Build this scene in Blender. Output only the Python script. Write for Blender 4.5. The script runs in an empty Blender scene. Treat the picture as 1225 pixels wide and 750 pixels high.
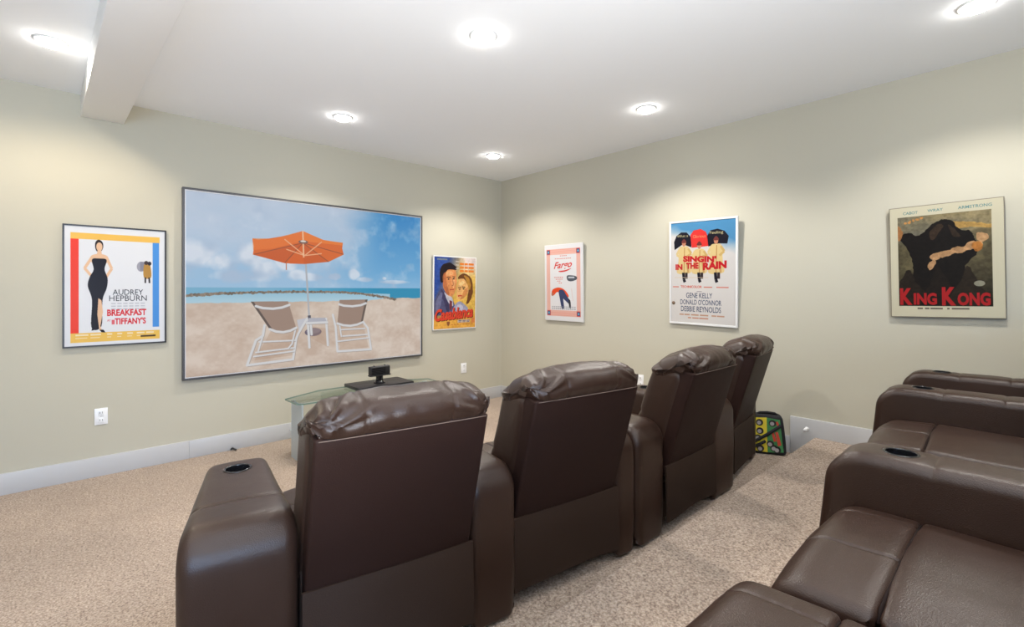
import bpy, bmesh, math, random
import numpy as np
from mathutils import Vector, Matrix, noise as mnoise

random.seed(4)
SC = bpy.context.scene
COL = SC.collection
R = math.radians

# ------------------------------------------------------------------ camera
cam_d = bpy.data.cameras.new('camera')
cam_d.sensor_width = 36.0
cam_d.lens = 571.8 / 1225 * 36.0
cam_d.shift_y = -26.7 / 1225
cam_d.clip_start = 0.02
cam = bpy.data.objects.new('camera', cam_d)
COL.objects.link(cam)
cam.location = (0, 0, 1.4)
cam.rotation_euler = (R(90), 0, R(47.5 - 90))
SC.camera = cam

# ------------------------------------------------------------------ world, exposure
SC.view_settings.view_transform = 'Standard'
SC.view_settings.look = 'None'
SC.view_settings.gamma = 1.0
SC.view_settings.exposure = 0.0
SC.cycles.use_denoising = True
SC.cycles.max_bounces = 10
SC.cycles.diffuse_bounces = 6
SC.cycles.sample_clamp_indirect = 6.0
w = bpy.data.worlds.new('sky')
SC.world = w
w.use_nodes = True
w.node_tree.nodes['Background'].inputs[0].default_value = (0.55, 0.72, 1.0, 1)
w.node_tree.nodes['Background'].inputs[1].default_value = 2.0

# room numbers (metres, camera stands at x = y = 0)
XR, YB, ZC = 4.198, 4.789, 2.86       # right wall, screen wall, ceiling
XL, YR = -2.9, -2.7                   # left wall and the wall behind, out of view
Z1, Z2 = 0.12, 0.28                   # step and riser levels
DAY_POWER, SPOT_POWER, DISC_STRENGTH, BOUNCE_POWER = 200.0, 82.0, 60.0, 183.0
WARM = (1.0, 0.96, 0.90)

# daylight from the window in the wall behind the seats, out of view
ld = bpy.data.lights.new('daylight', 'AREA')
ld.shape = 'RECTANGLE'
ld.size, ld.size_y = 2.0, 1.3
ld.energy = DAY_POWER
ld.color = (0.42, 0.64, 1.0)
lo = bpy.data.objects.new('daylight', ld)
COL.objects.link(lo)
lo.location = (-1.15, YR - 0.14, 1.55)
lo.rotation_euler = (R(90), 0, 0)      # local -Z looks along +Y

# added fill lamp, unseen behind the camera, turned up to brighten the ceiling
lb = bpy.data.lights.new('ceiling_fill', 'AREA')
lb.shape = 'DISK'
lb.size = 0.9
lb.energy = BOUNCE_POWER
lb.color = (1.0, 0.995, 0.98)
lo = bpy.data.objects.new('ceiling_fill', lb)
COL.objects.link(lo)
lo.location = (0.05, -0.45, 0.85)
lo.rotation_euler = (R(172), 0, R(-42))     # points up, leaning towards the screen


# ------------------------------------------------------------------ helpers
def link(o, parent=None):
    COL.objects.link(o)
    if parent is not None:
        o.parent = parent
    return o


def tag(o, label=None, cat=None, group=None, kind=None):
    if label: o['label'] = label
    if cat: o['category'] = cat
    if group: o['group'] = group
    if kind: o['kind'] = kind
    return o


def empty(name, loc=(0, 0, 0), rz=0.0):
    o = bpy.data.objects.new(name, None)
    COL.objects.link(o)
    o.location = loc
    o.rotation_euler = (0, 0, rz)
    o.empty_display_size = 0.1
    return o


def build(name, bm, m, parent=None, smooth=False, sharp=None):
    bmesh.ops.recalc_face_normals(bm, faces=bm.faces[:])
    me = bpy.data.meshes.new(name)
    bm.to_mesh(me)
    bm.free()
    if m is not None:
        me.materials.append(m)
    if smooth:
        me.polygons.foreach_set('use_smooth', [True] * len(me.polygons))
        if sharp:
            try:
                me.set_sharp_from_angle(angle=R(sharp))
            except Exception:
                pass
    o = bpy.data.objects.new(name, me)
    return link(o, parent)


def add_box(bm, lo_, hi_, bevel=0.0, seg=2):
    x0, y0, z0 = lo_
    x1, y1, z1 = hi_
    vs = [bm.verts.new(p) for p in ((x0, y0, z0), (x1, y0, z0), (x1, y1, z0), (x0, y1, z0),
                                    (x0, y0, z1), (x1, y0, z1), (x1, y1, z1), (x0, y1, z1))]
    fs = [bm.faces.new([vs[i] for i in q]) for q in
          ((0, 3, 2, 1), (4, 5, 6, 7), (0, 1, 5, 4), (1, 2, 6, 5), (2, 3, 7, 6), (3, 0, 4, 7))]
    if bevel > 0:
        es = list({e for f in fs for e in f.edges})
        bmesh.ops.bevel(bm, geom=es, offset=bevel, segments=seg, affect='EDGES', profile=0.5)


def box(name, lo_, hi_, m, parent=None, bevel=0.0, seg=2):
    bm = bmesh.new()
    add_box(bm, lo_, hi_, bevel, seg)
    return build(name, bm, m, parent, smooth=bevel > 0, sharp=40)


def add_lathe(bm, prof, c=(0, 0, 0), n=32, close=False):
    rings = []
    for r, z in prof:
        if r < 1e-6:
            rings.append([bm.verts.new((c[0], c[1], c[2] + z))])
        else:
            rings.append([bm.verts.new((c[0] + r * math.cos(2 * math.pi * k / n),
                                        c[1] + r * math.sin(2 * math.pi * k / n), c[2] + z)) for k in range(n)])
    for a, b in zip(rings, rings[1:]):
        for k in range(n):
            k2 = (k + 1) % n
            if len(a) == 1 and len(b) == 1:
                continue
            if len(a) == 1:
                bm.faces.new((a[0], b[k2], b[k]))
            elif len(b) == 1:
                bm.faces.new((a[k], a[k2], b[0]))
            else:
                bm.faces.new((a[k], a[k2], b[k2], b[k]))


def add_tube(bm, pts, r, n=8):
    rings = []
    pts = [Vector(p) for p in pts]
    for i, p in enumerate(pts):
        t = (pts[min(i + 1, len(pts) - 1)] - pts[max(i - 1, 0)]).normalized()
        up = Vector((0, 0, 1)) if abs(t.z) < 0.9 else Vector((1, 0, 0))
        u = t.cross(up).normalized()
        v = t.cross(u).normalized()
        rings.append([bm.verts.new(p + (u * math.cos(2 * math.pi * k / n) + v * math.sin(2 * math.pi * k / n)) * r)
                      for k in range(n)])
    for a, b in zip(rings, rings[1:]):
        for k in range(n):
            bm.faces.new((a[k], a[(k + 1) % n], b[(k + 1) % n], b[k]))
    bm.faces.new(rings[0][::-1])
    bm.faces.new(rings[-1])


def round_poly(pts, step=0.022):
    """pts: (y, z, r) corners of a closed profile -> evenly walked points with rounded corners"""
    n = len(pts)
    out = []
    for i in range(n):
        p = Vector(pts[i][:2])
        a = Vector(pts[i - 1][:2])
        b = Vector(pts[(i + 1) % n][:2])
        r = pts[i][2]
        u = (a - p).normalized()
        v = (b - p).normalized()
        ang = math.acos(max(-1, min(1, u.dot(v))))
        if r < 1e-4 or ang > math.pi - 0.02:
            out.append(p)
            continue
        d = min(r / math.tan(ang / 2), (a - p).length * 0.49, (b - p).length * 0.49)
        r = d * math.tan(ang / 2)
        c = p + (u + v).normalized() * (r / math.sin(ang / 2))
        s = p + u * d - c
        e = p + v * d - c
        tot = math.pi - ang
        k = max(3, int(tot * r / step) + 3)
        sgn = 1 if s.x * e.y - s.y * e.x > 0 else -1
        for j in range(k + 1):
            t = sgn * tot * j / k
            out.append(c + Vector((s.x * math.cos(t) - s.y * math.sin(t), s.x * math.sin(t) + s.y * math.cos(t))))
    res = []
    for i, p in enumerate(out):
        q = out[(i + 1) % len(out)]
        L = (q - p).length
        if L < 1e-5:
            continue
        k = max(1, int(L / step))
        for j in range(k):
            res.append(p.lerp(q, j / k))
    return res


def pillow(bm, prof, x0, x1, r, nx=10, extra=(), disp=None, xmap=None):
    """sweep a closed (y,z) profile along x with softly rounded ends; disp(x,i,y,z,n) moves along the normal"""
    n = len(prof)
    area = sum(prof[i].x * prof[(i + 1) % n].y - prof[(i + 1) % n].x * prof[i].y for i in range(n))
    if area < 0:
        prof = prof[::-1]
    nor = []
    for i in range(n):
        t = prof[(i + 1) % n] - prof[i - 1]
        nor.append(Vector((t.y, -t.x)).normalized())
    xs = []
    for k in range(7):
        a = math.pi / 2 * k / 6
        xs.append((x0 + r - r * math.cos(a), r * (1 - math.sin(a))))
    mids = [x0 + r + (x1 - x0 - 2 * r) * k / nx for k in range(1, nx)]
    for e in extra:
        mids += [e + d for d in (-0.012, -0.007, -0.0035, 0, 0.0035, 0.007, 0.012)]
    xs += [(x, 0.0) for x in sorted(mids)]
    for k in range(7):
        a = math.pi / 2 * (1 - k / 6)
        xs.append((x1 - r + r * math.cos(a), r * (1 - math.sin(a))))
    rings = []
    for x, ins in xs:
        ring = []
        for i in range(n):
            d = -ins
            if disp:
                d += disp(x, i, prof[i].x, prof[i].y, nor[i])
            y = prof[i].x + nor[i].x * d
            z = prof[i].y + nor[i].y * d
            X = xmap(x, y, z) if xmap else x
            ring.append(bm.verts.new((X, y, z)))
        rings.append(ring)
    for a, b in zip(rings, rings[1:]):
        for i in range(n):
            j = (i + 1) % n
            bm.faces.new((a[i], a[j], b[j], b[i]))
    for ring in (rings[0], rings[-1]):
        c = Vector((0, 0, 0))
        for v in ring:
            c += v.co
        cv = bm.verts.new(c / n)
        for i in range(n):
            bm.faces.new((ring[i], ring[(i + 1) % n], cv))


# ------------------------------------------------------------------ materials
def mat(name):
    m = bpy.data.materials.new(name)
    m.use_nodes = True
    nt = m.node_tree
    return m, nt, nt.nodes['Principled BSDF']


def node(nt, kind, **kw):
    nd = nt.nodes.new(kind)
    for k, v in kw.items():
        if k.startswith('i_'):
            key = k[2:]
            key = int(key) if key.isdigit() else key.replace('_', ' ')
            nd.inputs[key].default_value = v
        else:
            setattr(nd, k, v)
    return nd


def plain(name, col, rough=0.5, metal=0.0, bump=0.0, bscale=200.0, emit=None, estr=0.0, spec=0.5):
    m, nt, b = mat(name)
    b.inputs['Base Color'].default_value = (*col, 1)
    b.inputs['Roughness'].default_value = rough
    b.inputs['Metallic'].default_value = metal
    b.inputs['Specular IOR Level'].default_value = spec
    if emit:
        b.inputs['Emission Color'].default_value = (*emit, 1)
        b.inputs['Emission Strength'].default_value = estr
    if bump:
        tc = node(nt, 'ShaderNodeTexCoord')
        nz = node(nt, 'ShaderNodeTexNoise', i_Scale=bscale, i_Detail=4.0)
        bp = node(nt, 'ShaderNodeBump', i_Strength=bump, i_Distance=0.002)
        nt.links.new(tc.outputs['Object'], nz.inputs['Vector'])
        nt.links.new(nz.outputs['Fac'], bp.inputs['Height'])
        nt.links.new(bp.outputs['Normal'], b.inputs['Normal'])
    return m


def leather(name, c1, c2, rough=0.33, grain=0.30, spec=0.36):
    m, nt, b = mat(name)
    b.inputs['Specular IOR Level'].default_value = spec
    tc = node(nt, 'ShaderNodeTexCoord')
    n1 = node(nt, 'ShaderNodeTexNoise', i_Scale=5.0, i_Detail=5.0, i_Roughness=0.6)
    cr = node(nt, 'ShaderNodeMix', data_type='RGBA')
    cr.inputs[6].default_value = (*c1, 1)
    cr.inputs[7].default_value = (*c2, 1)
    vo = node(nt, 'ShaderNodeTexVoronoi', i_Scale=330.0)
    n2 = node(nt, 'ShaderNodeTexNoise', i_Scale=16.0, i_Detail=3.0)
    ad = node(nt, 'ShaderNodeMath', operation='MULTIPLY_ADD')
    ad.inputs[1].default_value = 2.2
    bp = node(nt, 'ShaderNodeBump', i_Strength=grain, i_Distance=0.0016)
    rr = node(nt, 'ShaderNodeMapRange')
    rr.inputs[3].default_value = rough - 0.05
    rr.inputs[4].default_value = rough + 0.08
    L = nt.links.new
    for q in (n1, vo, n2):
        L(tc.outputs['Object'], q.inputs['Vector'])
    L(n1.outputs['Fac'], cr.inputs[0])
    L(cr.outputs[2], b.inputs['Base Color'])
    L(n2.outputs['Fac'], ad.inputs[0])
    L(vo.outputs['Distance'], ad.inputs[2])
    L(ad.outputs[0], bp.inputs['Height'])
    L(bp.outputs['Normal'], b.inputs['Normal'])
    L(n1.outputs['Fac'], rr.inputs[0])
    L(rr.outputs[0], b.inputs['Roughness'])
    return m


def carpet_mat():
    m, nt, b = mat('carpet')
    L = nt.links.new
    tc = node(nt, 'ShaderNodeTexCoord')
    fine = node(nt, 'ShaderNodeTexNoise', i_Scale=112.0, i_Detail=3.0, i_Roughness=0.7)
    fle = node(nt, 'ShaderNodeTexVoronoi', i_Scale=110.0, i_Randomness=1.0)
    big = node(nt, 'ShaderNodeTexNoise', i_Scale=1.6, i_Detail=3.0)
    r1 = node(nt, 'ShaderNodeValToRGB')
    e = r1.color_ramp.elements
    e[0].position, e[0].color = 0.40, (0.16, 0.108, 0.080, 1)
    e[1].position, e[1].color = 0.61, (0.575, 0.468, 0.378, 1)
    e2 = r1.color_ramp.elements.new(0.5)
    e2.color = (0.395, 0.296, 0.226, 1)
    r2 = node(nt, 'ShaderNodeMix', data_type='RGBA', blend_type='MULTIPLY')
    r2.inputs[0].default_value = 1.0
    mr = node(nt, 'ShaderNodeMapRange')
    mr.inputs[1].default_value, mr.inputs[2].default_value = 0.35, 0.65
    mr.inputs[3].default_value, mr.inputs[4].default_value = 0.90, 1.06
    mx = node(nt, 'ShaderNodeMix', data_type='RGBA')
    mx.inputs[0].default_value = 0.35
    bp = node(nt, 'ShaderNodeBump', i_Strength=0.75, i_Distance=0.012)
    for q in (fine, fle, big):
        L(tc.outputs['Object'], q.inputs['Vector'])
    L(fine.outputs['Fac'], r1.inputs[0])
    bw = node(nt, 'ShaderNodeRGBToBW')
    L(fle.outputs['Color'], bw.inputs[0])
    r3 = node(nt, 'ShaderNodeValToRGB')
    f = r3.color_ramp.elements
    f[0].position, f[0].color = 0.2, (0.25, 0.183, 0.138, 1)
    f[1].position, f[1].color = 0.8, (0.565, 0.458, 0.366, 1)
    L(bw.outputs[0], r3.inputs[0])
    L(r1.outputs[0], mx.inputs[6])
    L(r3.outputs[0], mx.inputs[7])
    L(mx.outputs[2], r2.inputs[6])
    L(big.outputs['Fac'], mr.inputs[0])
    L(mr.outputs[0], r2.inputs[7])
    L(r2.outputs[2], b.inputs['Base Color'])
    L(fine.outputs['Fac'], bp.inputs['Height'])
    L(bp.outputs['Normal'], b.inputs['Normal'])
    b.inputs['Roughness'].default_value = 0.95
    b.inputs['Specular IOR Level'].default_value = 0.1
    b.inputs['Sheen Weight'].default_value = 0.15
    return m


def glass_mat(name, tint, alpha_like=0.12, rough=0.02):
    """thin clear pane: lets light and shadow rays straight through, keeps a fresnel reflection"""
    m = bpy.data.materials.new(name)
    m.use_nodes = True
    nt = m.node_tree
    nt.nodes.remove(nt.nodes['Principled BSDF'])
    out = nt.nodes['Material Output']
    tr = node(nt, 'ShaderNodeBsdfTransparent')
    tr.inputs[0].default_value = (*tint, 1)
    gl = node(nt, 'ShaderNodeBsdfGlossy')
    gl.inputs['Roughness'].default_value = rough
    fr = node(nt, 'ShaderNodeFresnel', i_IOR=1.45)
    mx = node(nt, 'ShaderNodeMixShader')
    ge = node(nt, 'ShaderNodeNewGeometry')
    mu = node(nt, 'ShaderNodeMath', operation='MULTIPLY')
    inv = node(nt, 'ShaderNodeMath', operation='SUBTRACT')
    inv.inputs[0].default_value = 1.0
    nt.links.new(ge.outputs['Backfacing'], inv.inputs[1])
    nt.links.new(fr.outputs[0], mu.inputs[0])
    nt.links.new(inv.outputs[0], mu.inputs[1])
    nt.links.new(mu.outputs[0], mx.inputs[0])
    nt.links.new(tr.outputs[0], mx.inputs[1])
    nt.links.new(gl.outputs[0], mx.inputs[2])
    nt.links.new(mx.outputs[0], out.inputs['Surface'])
    return m


M = {}
M['wall'] = plain('greige_wall_paint', (0.485, 0.457, 0.368), 0.75, bump=0.05, bscale=260, spec=0.2)
M['ceiling'] = plain('white_ceiling_paint', (0.84, 0.86, 0.88), 0.85, bump=0.04, bscale=200, spec=0.15)
M['trim'] = plain('white_trim_paint', (0.48, 0.48, 0.485), 0.4)
M['carpet'] = carpet_mat()
M['leather'] = leather('brown_leather', (0.027, 0.0132, 0.0090), (0.039, 0.0205, 0.0138))
M['leather_back'] = leather('brown_vinyl', (0.022, 0.0100, 0.0078), (0.027, 0.0135, 0.0105), 0.5, 0.25, 0.12)
M['fabric'] = leather('brown_skirt_cloth', (0.029, 0.0165, 0.0115), (0.034, 0.0205, 0.0148), 0.62, 0.25, 0.15)
M['thread'] = plain('tan_thread', (0.16, 0.11, 0.085), 0.7)
M['dark_seam'] = plain('dark_stitching', (0.012, 0.007, 0.006), 0.8, spec=0.1)
M['black'] = plain('black_plastic', (0.012, 0.012, 0.014), 0.35)
M['black_gloss'] = plain('black_gloss', (0.008, 0.008, 0.010), 0.12)
M['black_matte'] = plain('black_cloth', (0.010, 0.010, 0.012), 0.9)
M['frame_dark'] = plain('dark_grey_aluminium', (0.10, 0.10, 0.105), 0.35, 0.6)
M['frame_lip'] = plain('silver_lip', (0.72, 0.72, 0.74), 0.3, 0.3)
M['white_plastic'] = plain('white_plastic', (0.80, 0.80, 0.80), 0.35)
M['socket_dark'] = plain('socket_slot', (0.05, 0.05, 0.05), 0.5)
M['glass'] = glass_mat('pale_green_glass', (0.91, 0.955, 0.935))
M['glass_edge'] = plain('green_glass_edge', (0.16, 0.25, 0.21), 0.15)
M['frost'] = plain('frosted_grey_glass', (0.40, 0.46, 0.51), 0.3)
M['pane'] = glass_mat('window_glass', (0.97, 0.98, 0.98))
M['metal'] = plain('brushed_metal', (0.55, 0.55, 0.56), 0.3, 0.9)
M['lamp_ring'] = plain('white_lamp_ring', (0.82, 0.82, 0.80), 0.5)
M['lamp_glow'] = plain('lamp_glow', (0.9, 0.9, 0.9), 0.5, emit=(1.0, 0.97, 0.92), estr=DISC_STRENGTH)
M['yellow'] = plain('yellow_print_cloth', (0.66, 0.53, 0.03), 0.7)
M['green'] = plain('green_print_cloth', (0.045, 0.21, 0.065), 0.7)
M['red'] = plain('red_print', (0.55, 0.06, 0.03), 0.6)
M['grey_dot'] = plain('grey_print_dot', (0.36, 0.33, 0.33), 0.6)
M['board'] = plain('poster_edge_white', (0.70, 0.69, 0.67), 0.5)
M['board_grey'] = plain('poster_edge_bronze', (0.20, 0.17, 0.13), 0.4, 0.3)


# ------------------------------------------------------------------ the room
def structure(o):
    o['kind'] = 'structure'
    return o


structure(box('floor', (XL, 2.22, -0.10), (XR, YB, 0.0), M['carpet']))
structure(box('floor_step', (XL, 1.14, -0.10), (XR, 2.22, Z1), M['carpet'], bevel=0.012))
structure(box('floor_riser', (XL, YR, -0.10), (XR, 1.14, Z2), M['carpet'], bevel=0.015, seg=3))
structure(box('ceiling', (XL - .12, YR - .12, ZC), (XR + .12, YB + .12, ZC + 0.1), M['ceiling']))
structure(box('wall_back', (XL, YB, -0.1), (XR, YB + 0.12, ZC), M['wall']))
structure(box('wall_right', (XR, YR, -0.1), (XR + 0.12, YB, ZC), M['wall']))
structure(box('wall_left', (XL - .12, YR, -0.1), (XL, YB, ZC), M['wall']))
WX0, WX1, WZ0, WZ1 = -2.2, -0.1, 0.85, 2.25
bm = bmesh.new()                       # rear wall with a window opening
add_box(bm, (XL, YR - .12, -0.1), (WX0, YR, ZC))
add_box(bm, (WX1, YR - .12, -0.1), (XR, YR, ZC))
add_box(bm, (WX0, YR - .12, -0.1), (WX1, YR, WZ0))
add_box(bm, (WX0, YR - .12, WZ1), (WX1, YR, ZC))
structure(build('wall_rear', bm, M['wall']))
dr = empty('window_1', (0, 0, 0))
dr['kind'] = 'structure'
xm_ = (WX0 + WX1) / 2
for a, b_ in (((WX0, WX0 + .05), (WZ0, WZ1)), ((WX1 - .05, WX1), (WZ0, WZ1)), ((xm_ - .03, xm_ + .03), (WZ0 + .05, WZ1 - .05)),
              ((WX0 + .05, WX1 - .05), (WZ0, WZ0 + .05)), ((WX0 + .05, WX1 - .05), (WZ1 - .05, WZ1))):
    box('frame_bar', (a[0], YR - .09, b_[0]), (a[1], YR - .03, b_[1]), M['trim'], dr)
for x0, x1 in ((WX0 + .05, xm_ - .03), (xm_ + .03, WX1 - .05)):
    me = bpy.data.meshes.new('pane')
    me.from_pydata([(x0, YR - .06, WZ0 + .05), (x1, YR - .06, WZ0 + .05), (x1, YR - .06, WZ1 - .05), (x0, YR - .06, WZ1 - .05)], [], [(0, 1, 2, 3)])
    me.materials.append(M['pane'])
    link(bpy.data.objects.new('pane', me), dr)
# dropped beam
bm = bmesh.new()
add_box(bm, (0.035, YR, 2.698), (0.287, YB, ZC), 0.004)
for v in bm.verts:                     # it runs very slightly out of square with the room
    v.co.x += (YB - v.co.y) * 0.037
structure(build('ceiling_beam', bm, M['ceiling'], None, True, 40))

# baseboards: two boards butted together on the screen wall, stepped ones on the right
BH, BT = 0.147, 0.016


def board(name, parent, lo_, hi_):
    return box(name, lo_, hi_, M['trim'], parent, bevel=0.003)


bb = structure(empty('baseboard_back', (0, YB, 0)))
for a, b_ in ((XL, 0.7095), (0.7105, XR)):
    bm = bmesh.new()
    add_box(bm, (a, -BT, 0), (b_, 0, BH), 0.0015)
    build('board', bm, M['trim'], bb, True, 40)
br = structure(empty('baseboard_right', (XR, 0, 0)))
for y0, y1, z0, z1 in ((2.22, YB - BT, 0, BH), (1.305, 2.22, Z1, 0.252), (YR, 1.303, Z1, 0.414)):
    bm = bmesh.new()
    add_box(bm, (-BT - (0.004 if z1 > .4 else 0), y0, z0), (0, y1, z1), 0.004)
    build('board', bm, M['trim'], br, True, 40)


# ------------------------------------------------------------------ ceiling lights
def ceiling_light(x, y, label, share=1.0, tint=WARM):
    t = empty('ceiling_light', (x, y, ZC))
    tag(t, label, 'ceiling light', 'recessed downlights')
    bm = bmesh.new()
    add_lathe(bm, [(0.0615, -0.001), (0.064, -0.009), (0.074, -0.007), (0.078, 0.0), (0.0615, 0.0)])
    build('trim_ring', bm, M['lamp_ring'], t, True)
    bm = bmesh.new()
    add_lathe(bm, [(0.062, -0.002), (0.061, -0.014), (0.050, -0.025), (0.025, -0.031), (0, -0.033)])
    build('lens', bm, M['lamp_glow'], t, True)
    d = bpy.data.lights.new('downlight', 'SPOT')
    d.energy = SPOT_POWER * share
    d.color = tint
    d.spot_size = R(166 if x < 0 and y > 3 else 136)
    d.spot_blend = 0.5
    d.shadow_soft_size = 0.045
    s = bpy.data.objects.new('downlight', d)
    link(s, t)
    s.location = (0, 0, -0.045)
    return t


for x, y, lab, sh in ((1.661, 3.914, 'recessed downlight above the large beach screen', 1.1),
                  (3.326, 3.929, 'recessed downlight nearest the far corner of the room', 1.25),
                  (3.375, 2.094, 'recessed downlight near right wall above the umbrella poster', 1.25),
                  (1.726, 2.128, 'large bright recessed downlight in the middle of the ceiling', 1.0),
                  (-0.10, 3.88, 'recessed downlight left of the dropped ceiling beam', 0.75),
                  (3.395, 0.197, 'recessed downlight above the second row near the right wall', 0.95),
                  (1.70, 0.20, 'recessed downlight above the second row seats, overhead', 0.25),
                  (-0.45, 1.9, 'recessed downlight left of the beam, level with the front row', 0.4)):
    ceiling_light(x, y, lab, sh, (1.0, 0.84, 0.62) if x < 0 else WARM)


# ------------------------------------------------------------------ recliners
def armrest(parent, side, half, w_rear, w_front, toe=0.0, L=0.74, H=0.60, cup_y=0.53, seam_y=(0.22,)):
    prof = round_poly([(0.0, 0.015, 0.015), (0.0, H, 0.10), (L - 0.03, H, 0.115), (L, 0.30, 0.3), (L - 0.03, 0.015, 0.015)])

    def dsp(x, i, y, z, n):
        d = 0.0
        if z > 0.2:
            for s in seam_y:
                d -= 0.004 * math.exp(-((y - s) / 0.005) ** 2)
        if z > H - 0.02:
            d += 0.006 * (1 - (2 * x - 1) ** 2)
        d += 0.0035 * mnoise.noise(Vector((x * 0.6 + half * 9 + side, y * 5, z * 5)))
        return d

    def xm(u, y, z):
        t = min(1, max(0, y / L))
        wd = w_rear + (w_front - w_rear) * t
        foot = 0.012 * max(0, (0.12 - z) / 0.12)
        return side * (half + toe * t + foot + u * (wd - 2 * foot))

    # profile swept along a 0..1 axis; end rounding is scaled by the arm width
    wm = (w_rear + w_front) / 2
    bm = bmesh.new()
    rr = 0.036
    prof_d = []
    for k, p in enumerate(prof):       # extra rings where the seams run
        prof_d.append(p)
        q = prof[(k + 1) % len(prof)]
        if p.y > H - 0.03 and q.y > H - 0.03:
            for s in seam_y:
                a, b_ = sorted((p.x, q.x))
                if a < s <= b_:
                    ins = [Vector((s + o, p.y + (q.y - p.y) * 0.5)) for o in (-.008, -.004, 0, .004, .008) if a < s + o < b_]
                    prof_d += ins if q.x > p.x else ins[::-1]
    # u-space pillow with anisotropic rounding
    n = len(prof_d)
    area = sum(prof_d[i].x * prof_d[(i + 1) % n].y - prof_d[(i + 1) % n].x * prof_d[i].y for i in range(n))
    if area < 0:
        prof_d = prof_d[::-1]
    nor = []
    for i in range(n):
        t = prof_d[(i + 1) % n] - prof_d[i - 1]
        nor.append(Vector((t.y, -t.x)).normalized())
    us = []
    ru = rr / wm
    for k in range(8):
        a = math.pi / 2 * k / 7
        us.append((ru - ru * math.cos(a), rr * (1 - math.sin(a))))
    us += [(ru + (1 - 2 * ru) * k / 6, 0) for k in range(1, 6)]
    for k in range(8):
        a = math.pi / 2 * (1 - k / 7)
        us.append((1 - ru + ru * math.cos(a), rr * (1 - math.sin(a))))
    rings = []
    for u, ins in us:
        ring = []
        for i in range(n):
            d = -ins + dsp(u, i, prof_d[i].x, prof_d[i].y, nor[i])
            y = prof_d[i].x + nor[i].x * d
            z = max(0.0, prof_d[i].y + nor[i].y * d)
            ring.append(bm.verts.new((xm(u, y, z), y, z)))
        rings.append(ring)
    for a, b_ in zip(rings, rings[1:]):
        for i in range(n):
            j = (i + 1) % n
            bm.faces.new((a[i], a[j], b_[j], b_[i]))
    for ring in (rings[0], rings[-1]):
        c = Vector((0, 0, 0))
        for v in ring:
            c += v.co
        cv = bm.verts.new(c / n)
        for i in range(n):
            bm.faces.new((ring[i], ring[(i + 1) % n], cv))
    o = build('armrest', bm, M['leather'], parent, True)
    # sunk cup holder: cut the well, then line it
    wd = w_rear + (w_front - w_rear) * cup_y / L
    cx = side * (half + toe * cup_y / L + wd * 0.5)
    top = H + 0.004
    bm = bmesh.new()
    add_lathe(bm, [(0, -0.075), (0.0405, -0.075), (0.0405, 0.05), (0, 0.05)], (cx, cup_y, top), 32)
    bmesh.ops.recalc_face_normals(bm, faces=bm.faces[:])
    cm = bpy.data.meshes.new('cutter')
    bm.to_mesh(cm)
    bm.free()
    co = bpy.data.objects.new('cutter', cm)
    COL.objects.link(co)
    md = o.modifiers.new('cut', 'BOOLEAN')
    md.operation = 'DIFFERENCE'
    md.object = co
    md.solver = 'EXACT'
    # local-space cut: both unparented matrices are identity at this point
    par, o.parent = o.parent, None
    bpy.context.view_layer.update()
    dg = bpy.context.evaluated_depsgraph_get()
    me = bpy.data.meshes.new_from_object(o.evaluated_get(dg))
    o.modifiers.clear()
    o.data = me
    o.parent = par
    bpy.data.objects.remove(co)
    bm = bmesh.new()
    add_lathe(bm, [(0, -0.070), (0.0385, -0.070), (0.0398, -0.066), (0.0402, 0.000), (0.0405, 0.0035), (0.044, 0.0045),
                   (0.0475, 0.0030), (0.048, -0.001), (0.0415, -0.0035), (0.0402, -0.010)], (cx, cup_y, top), 36)
    c = build('cup_holder', bm, M['black_gloss'], o, True)
    c['label'] = 'black round cup holder sunk into the arm'
    return o


def headrest_bm(hw, seed):
    prof = round_poly([(-0.150, 0.858, 0.012), (-0.178, 0.905, 0.05), (-0.148, 0.958, 0.06), (-0.05, 0.980, 0.09), (0.08, 0.93, 0.08),
                       (0.115, 0.86, 0.05), (0.08, 0.79, 0.04), (0.0, 0.80, 0.03), (-0.07, 0.845, 0.02)], 0.014)
    corner = Vector((-0.152, 0.865))
    rnd = random.Random(seed)
    ph = [rnd.uniform(0, 6) for _ in range(4)]
    kk = [rnd.uniform(0.85, 1.15) for _ in range(4)]

    def dsp(x, i, y, z, n):
        d = 0.0
        rear = max(0, min(1, (0.08 - y) / 0.12)) * max(0, min(1, (z - 0.845) / 0.02))
        arc = math.hypot(y - corner.x, z - corner.y)
        for sgn, p_, k_ in ((-1, ph[0], kk[0]), (1, ph[1], kk[1])):
            dx = hw - sgn * x
            r_ = math.hypot(dx, arc)
            a = math.atan2(arc, max(1e-4, dx))
            fold = math.sin(a * 15 * k_ + p_) + 0.6 * math.sin(a * 27 * k_ + p_ * 2)
            amp = (0.010 if sgn < 0 else 0.006)
            d += amp * fold * rear * math.exp(-((r_ - 0.06) / 0.105) ** 2)
            d -= (0.012 if sgn < 0 else 0.004) * rear * math.exp(-(r_ / 0.035) ** 2)
        # long soft creases and the two cross seams
        d += 0.004 * mnoise.noise(Vector((x * 9 + seed, (y + z) * 7, y * 8 - x * 5)))
        d += 0.0018 * mnoise.noise(Vector((x * 26 + seed, z * 9 + y * 9 + x * 8, 2.0)))
        for s in (-0.14, 0.15):
            xx = s + 0.05 * (0.95 - z) * (1 if s < 0 else -1) * 2
            d -= 0.0045 * math.exp(-((x - xx) / 0.0055) ** 2) * (1 if z > 0.84 else 0)
        # pillow crown: lower at the two ends
        d -= (0.044 if x < 0 else 0.032) * (abs(x) / hw) ** 2.8 * max(0, min(1, (z - 0.86) / 0.05))
        return d

    bm = bmesh.new()
    pillow(bm, prof, -hw, hw, 0.055, nx=64, disp=dsp)
    return bm


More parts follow.
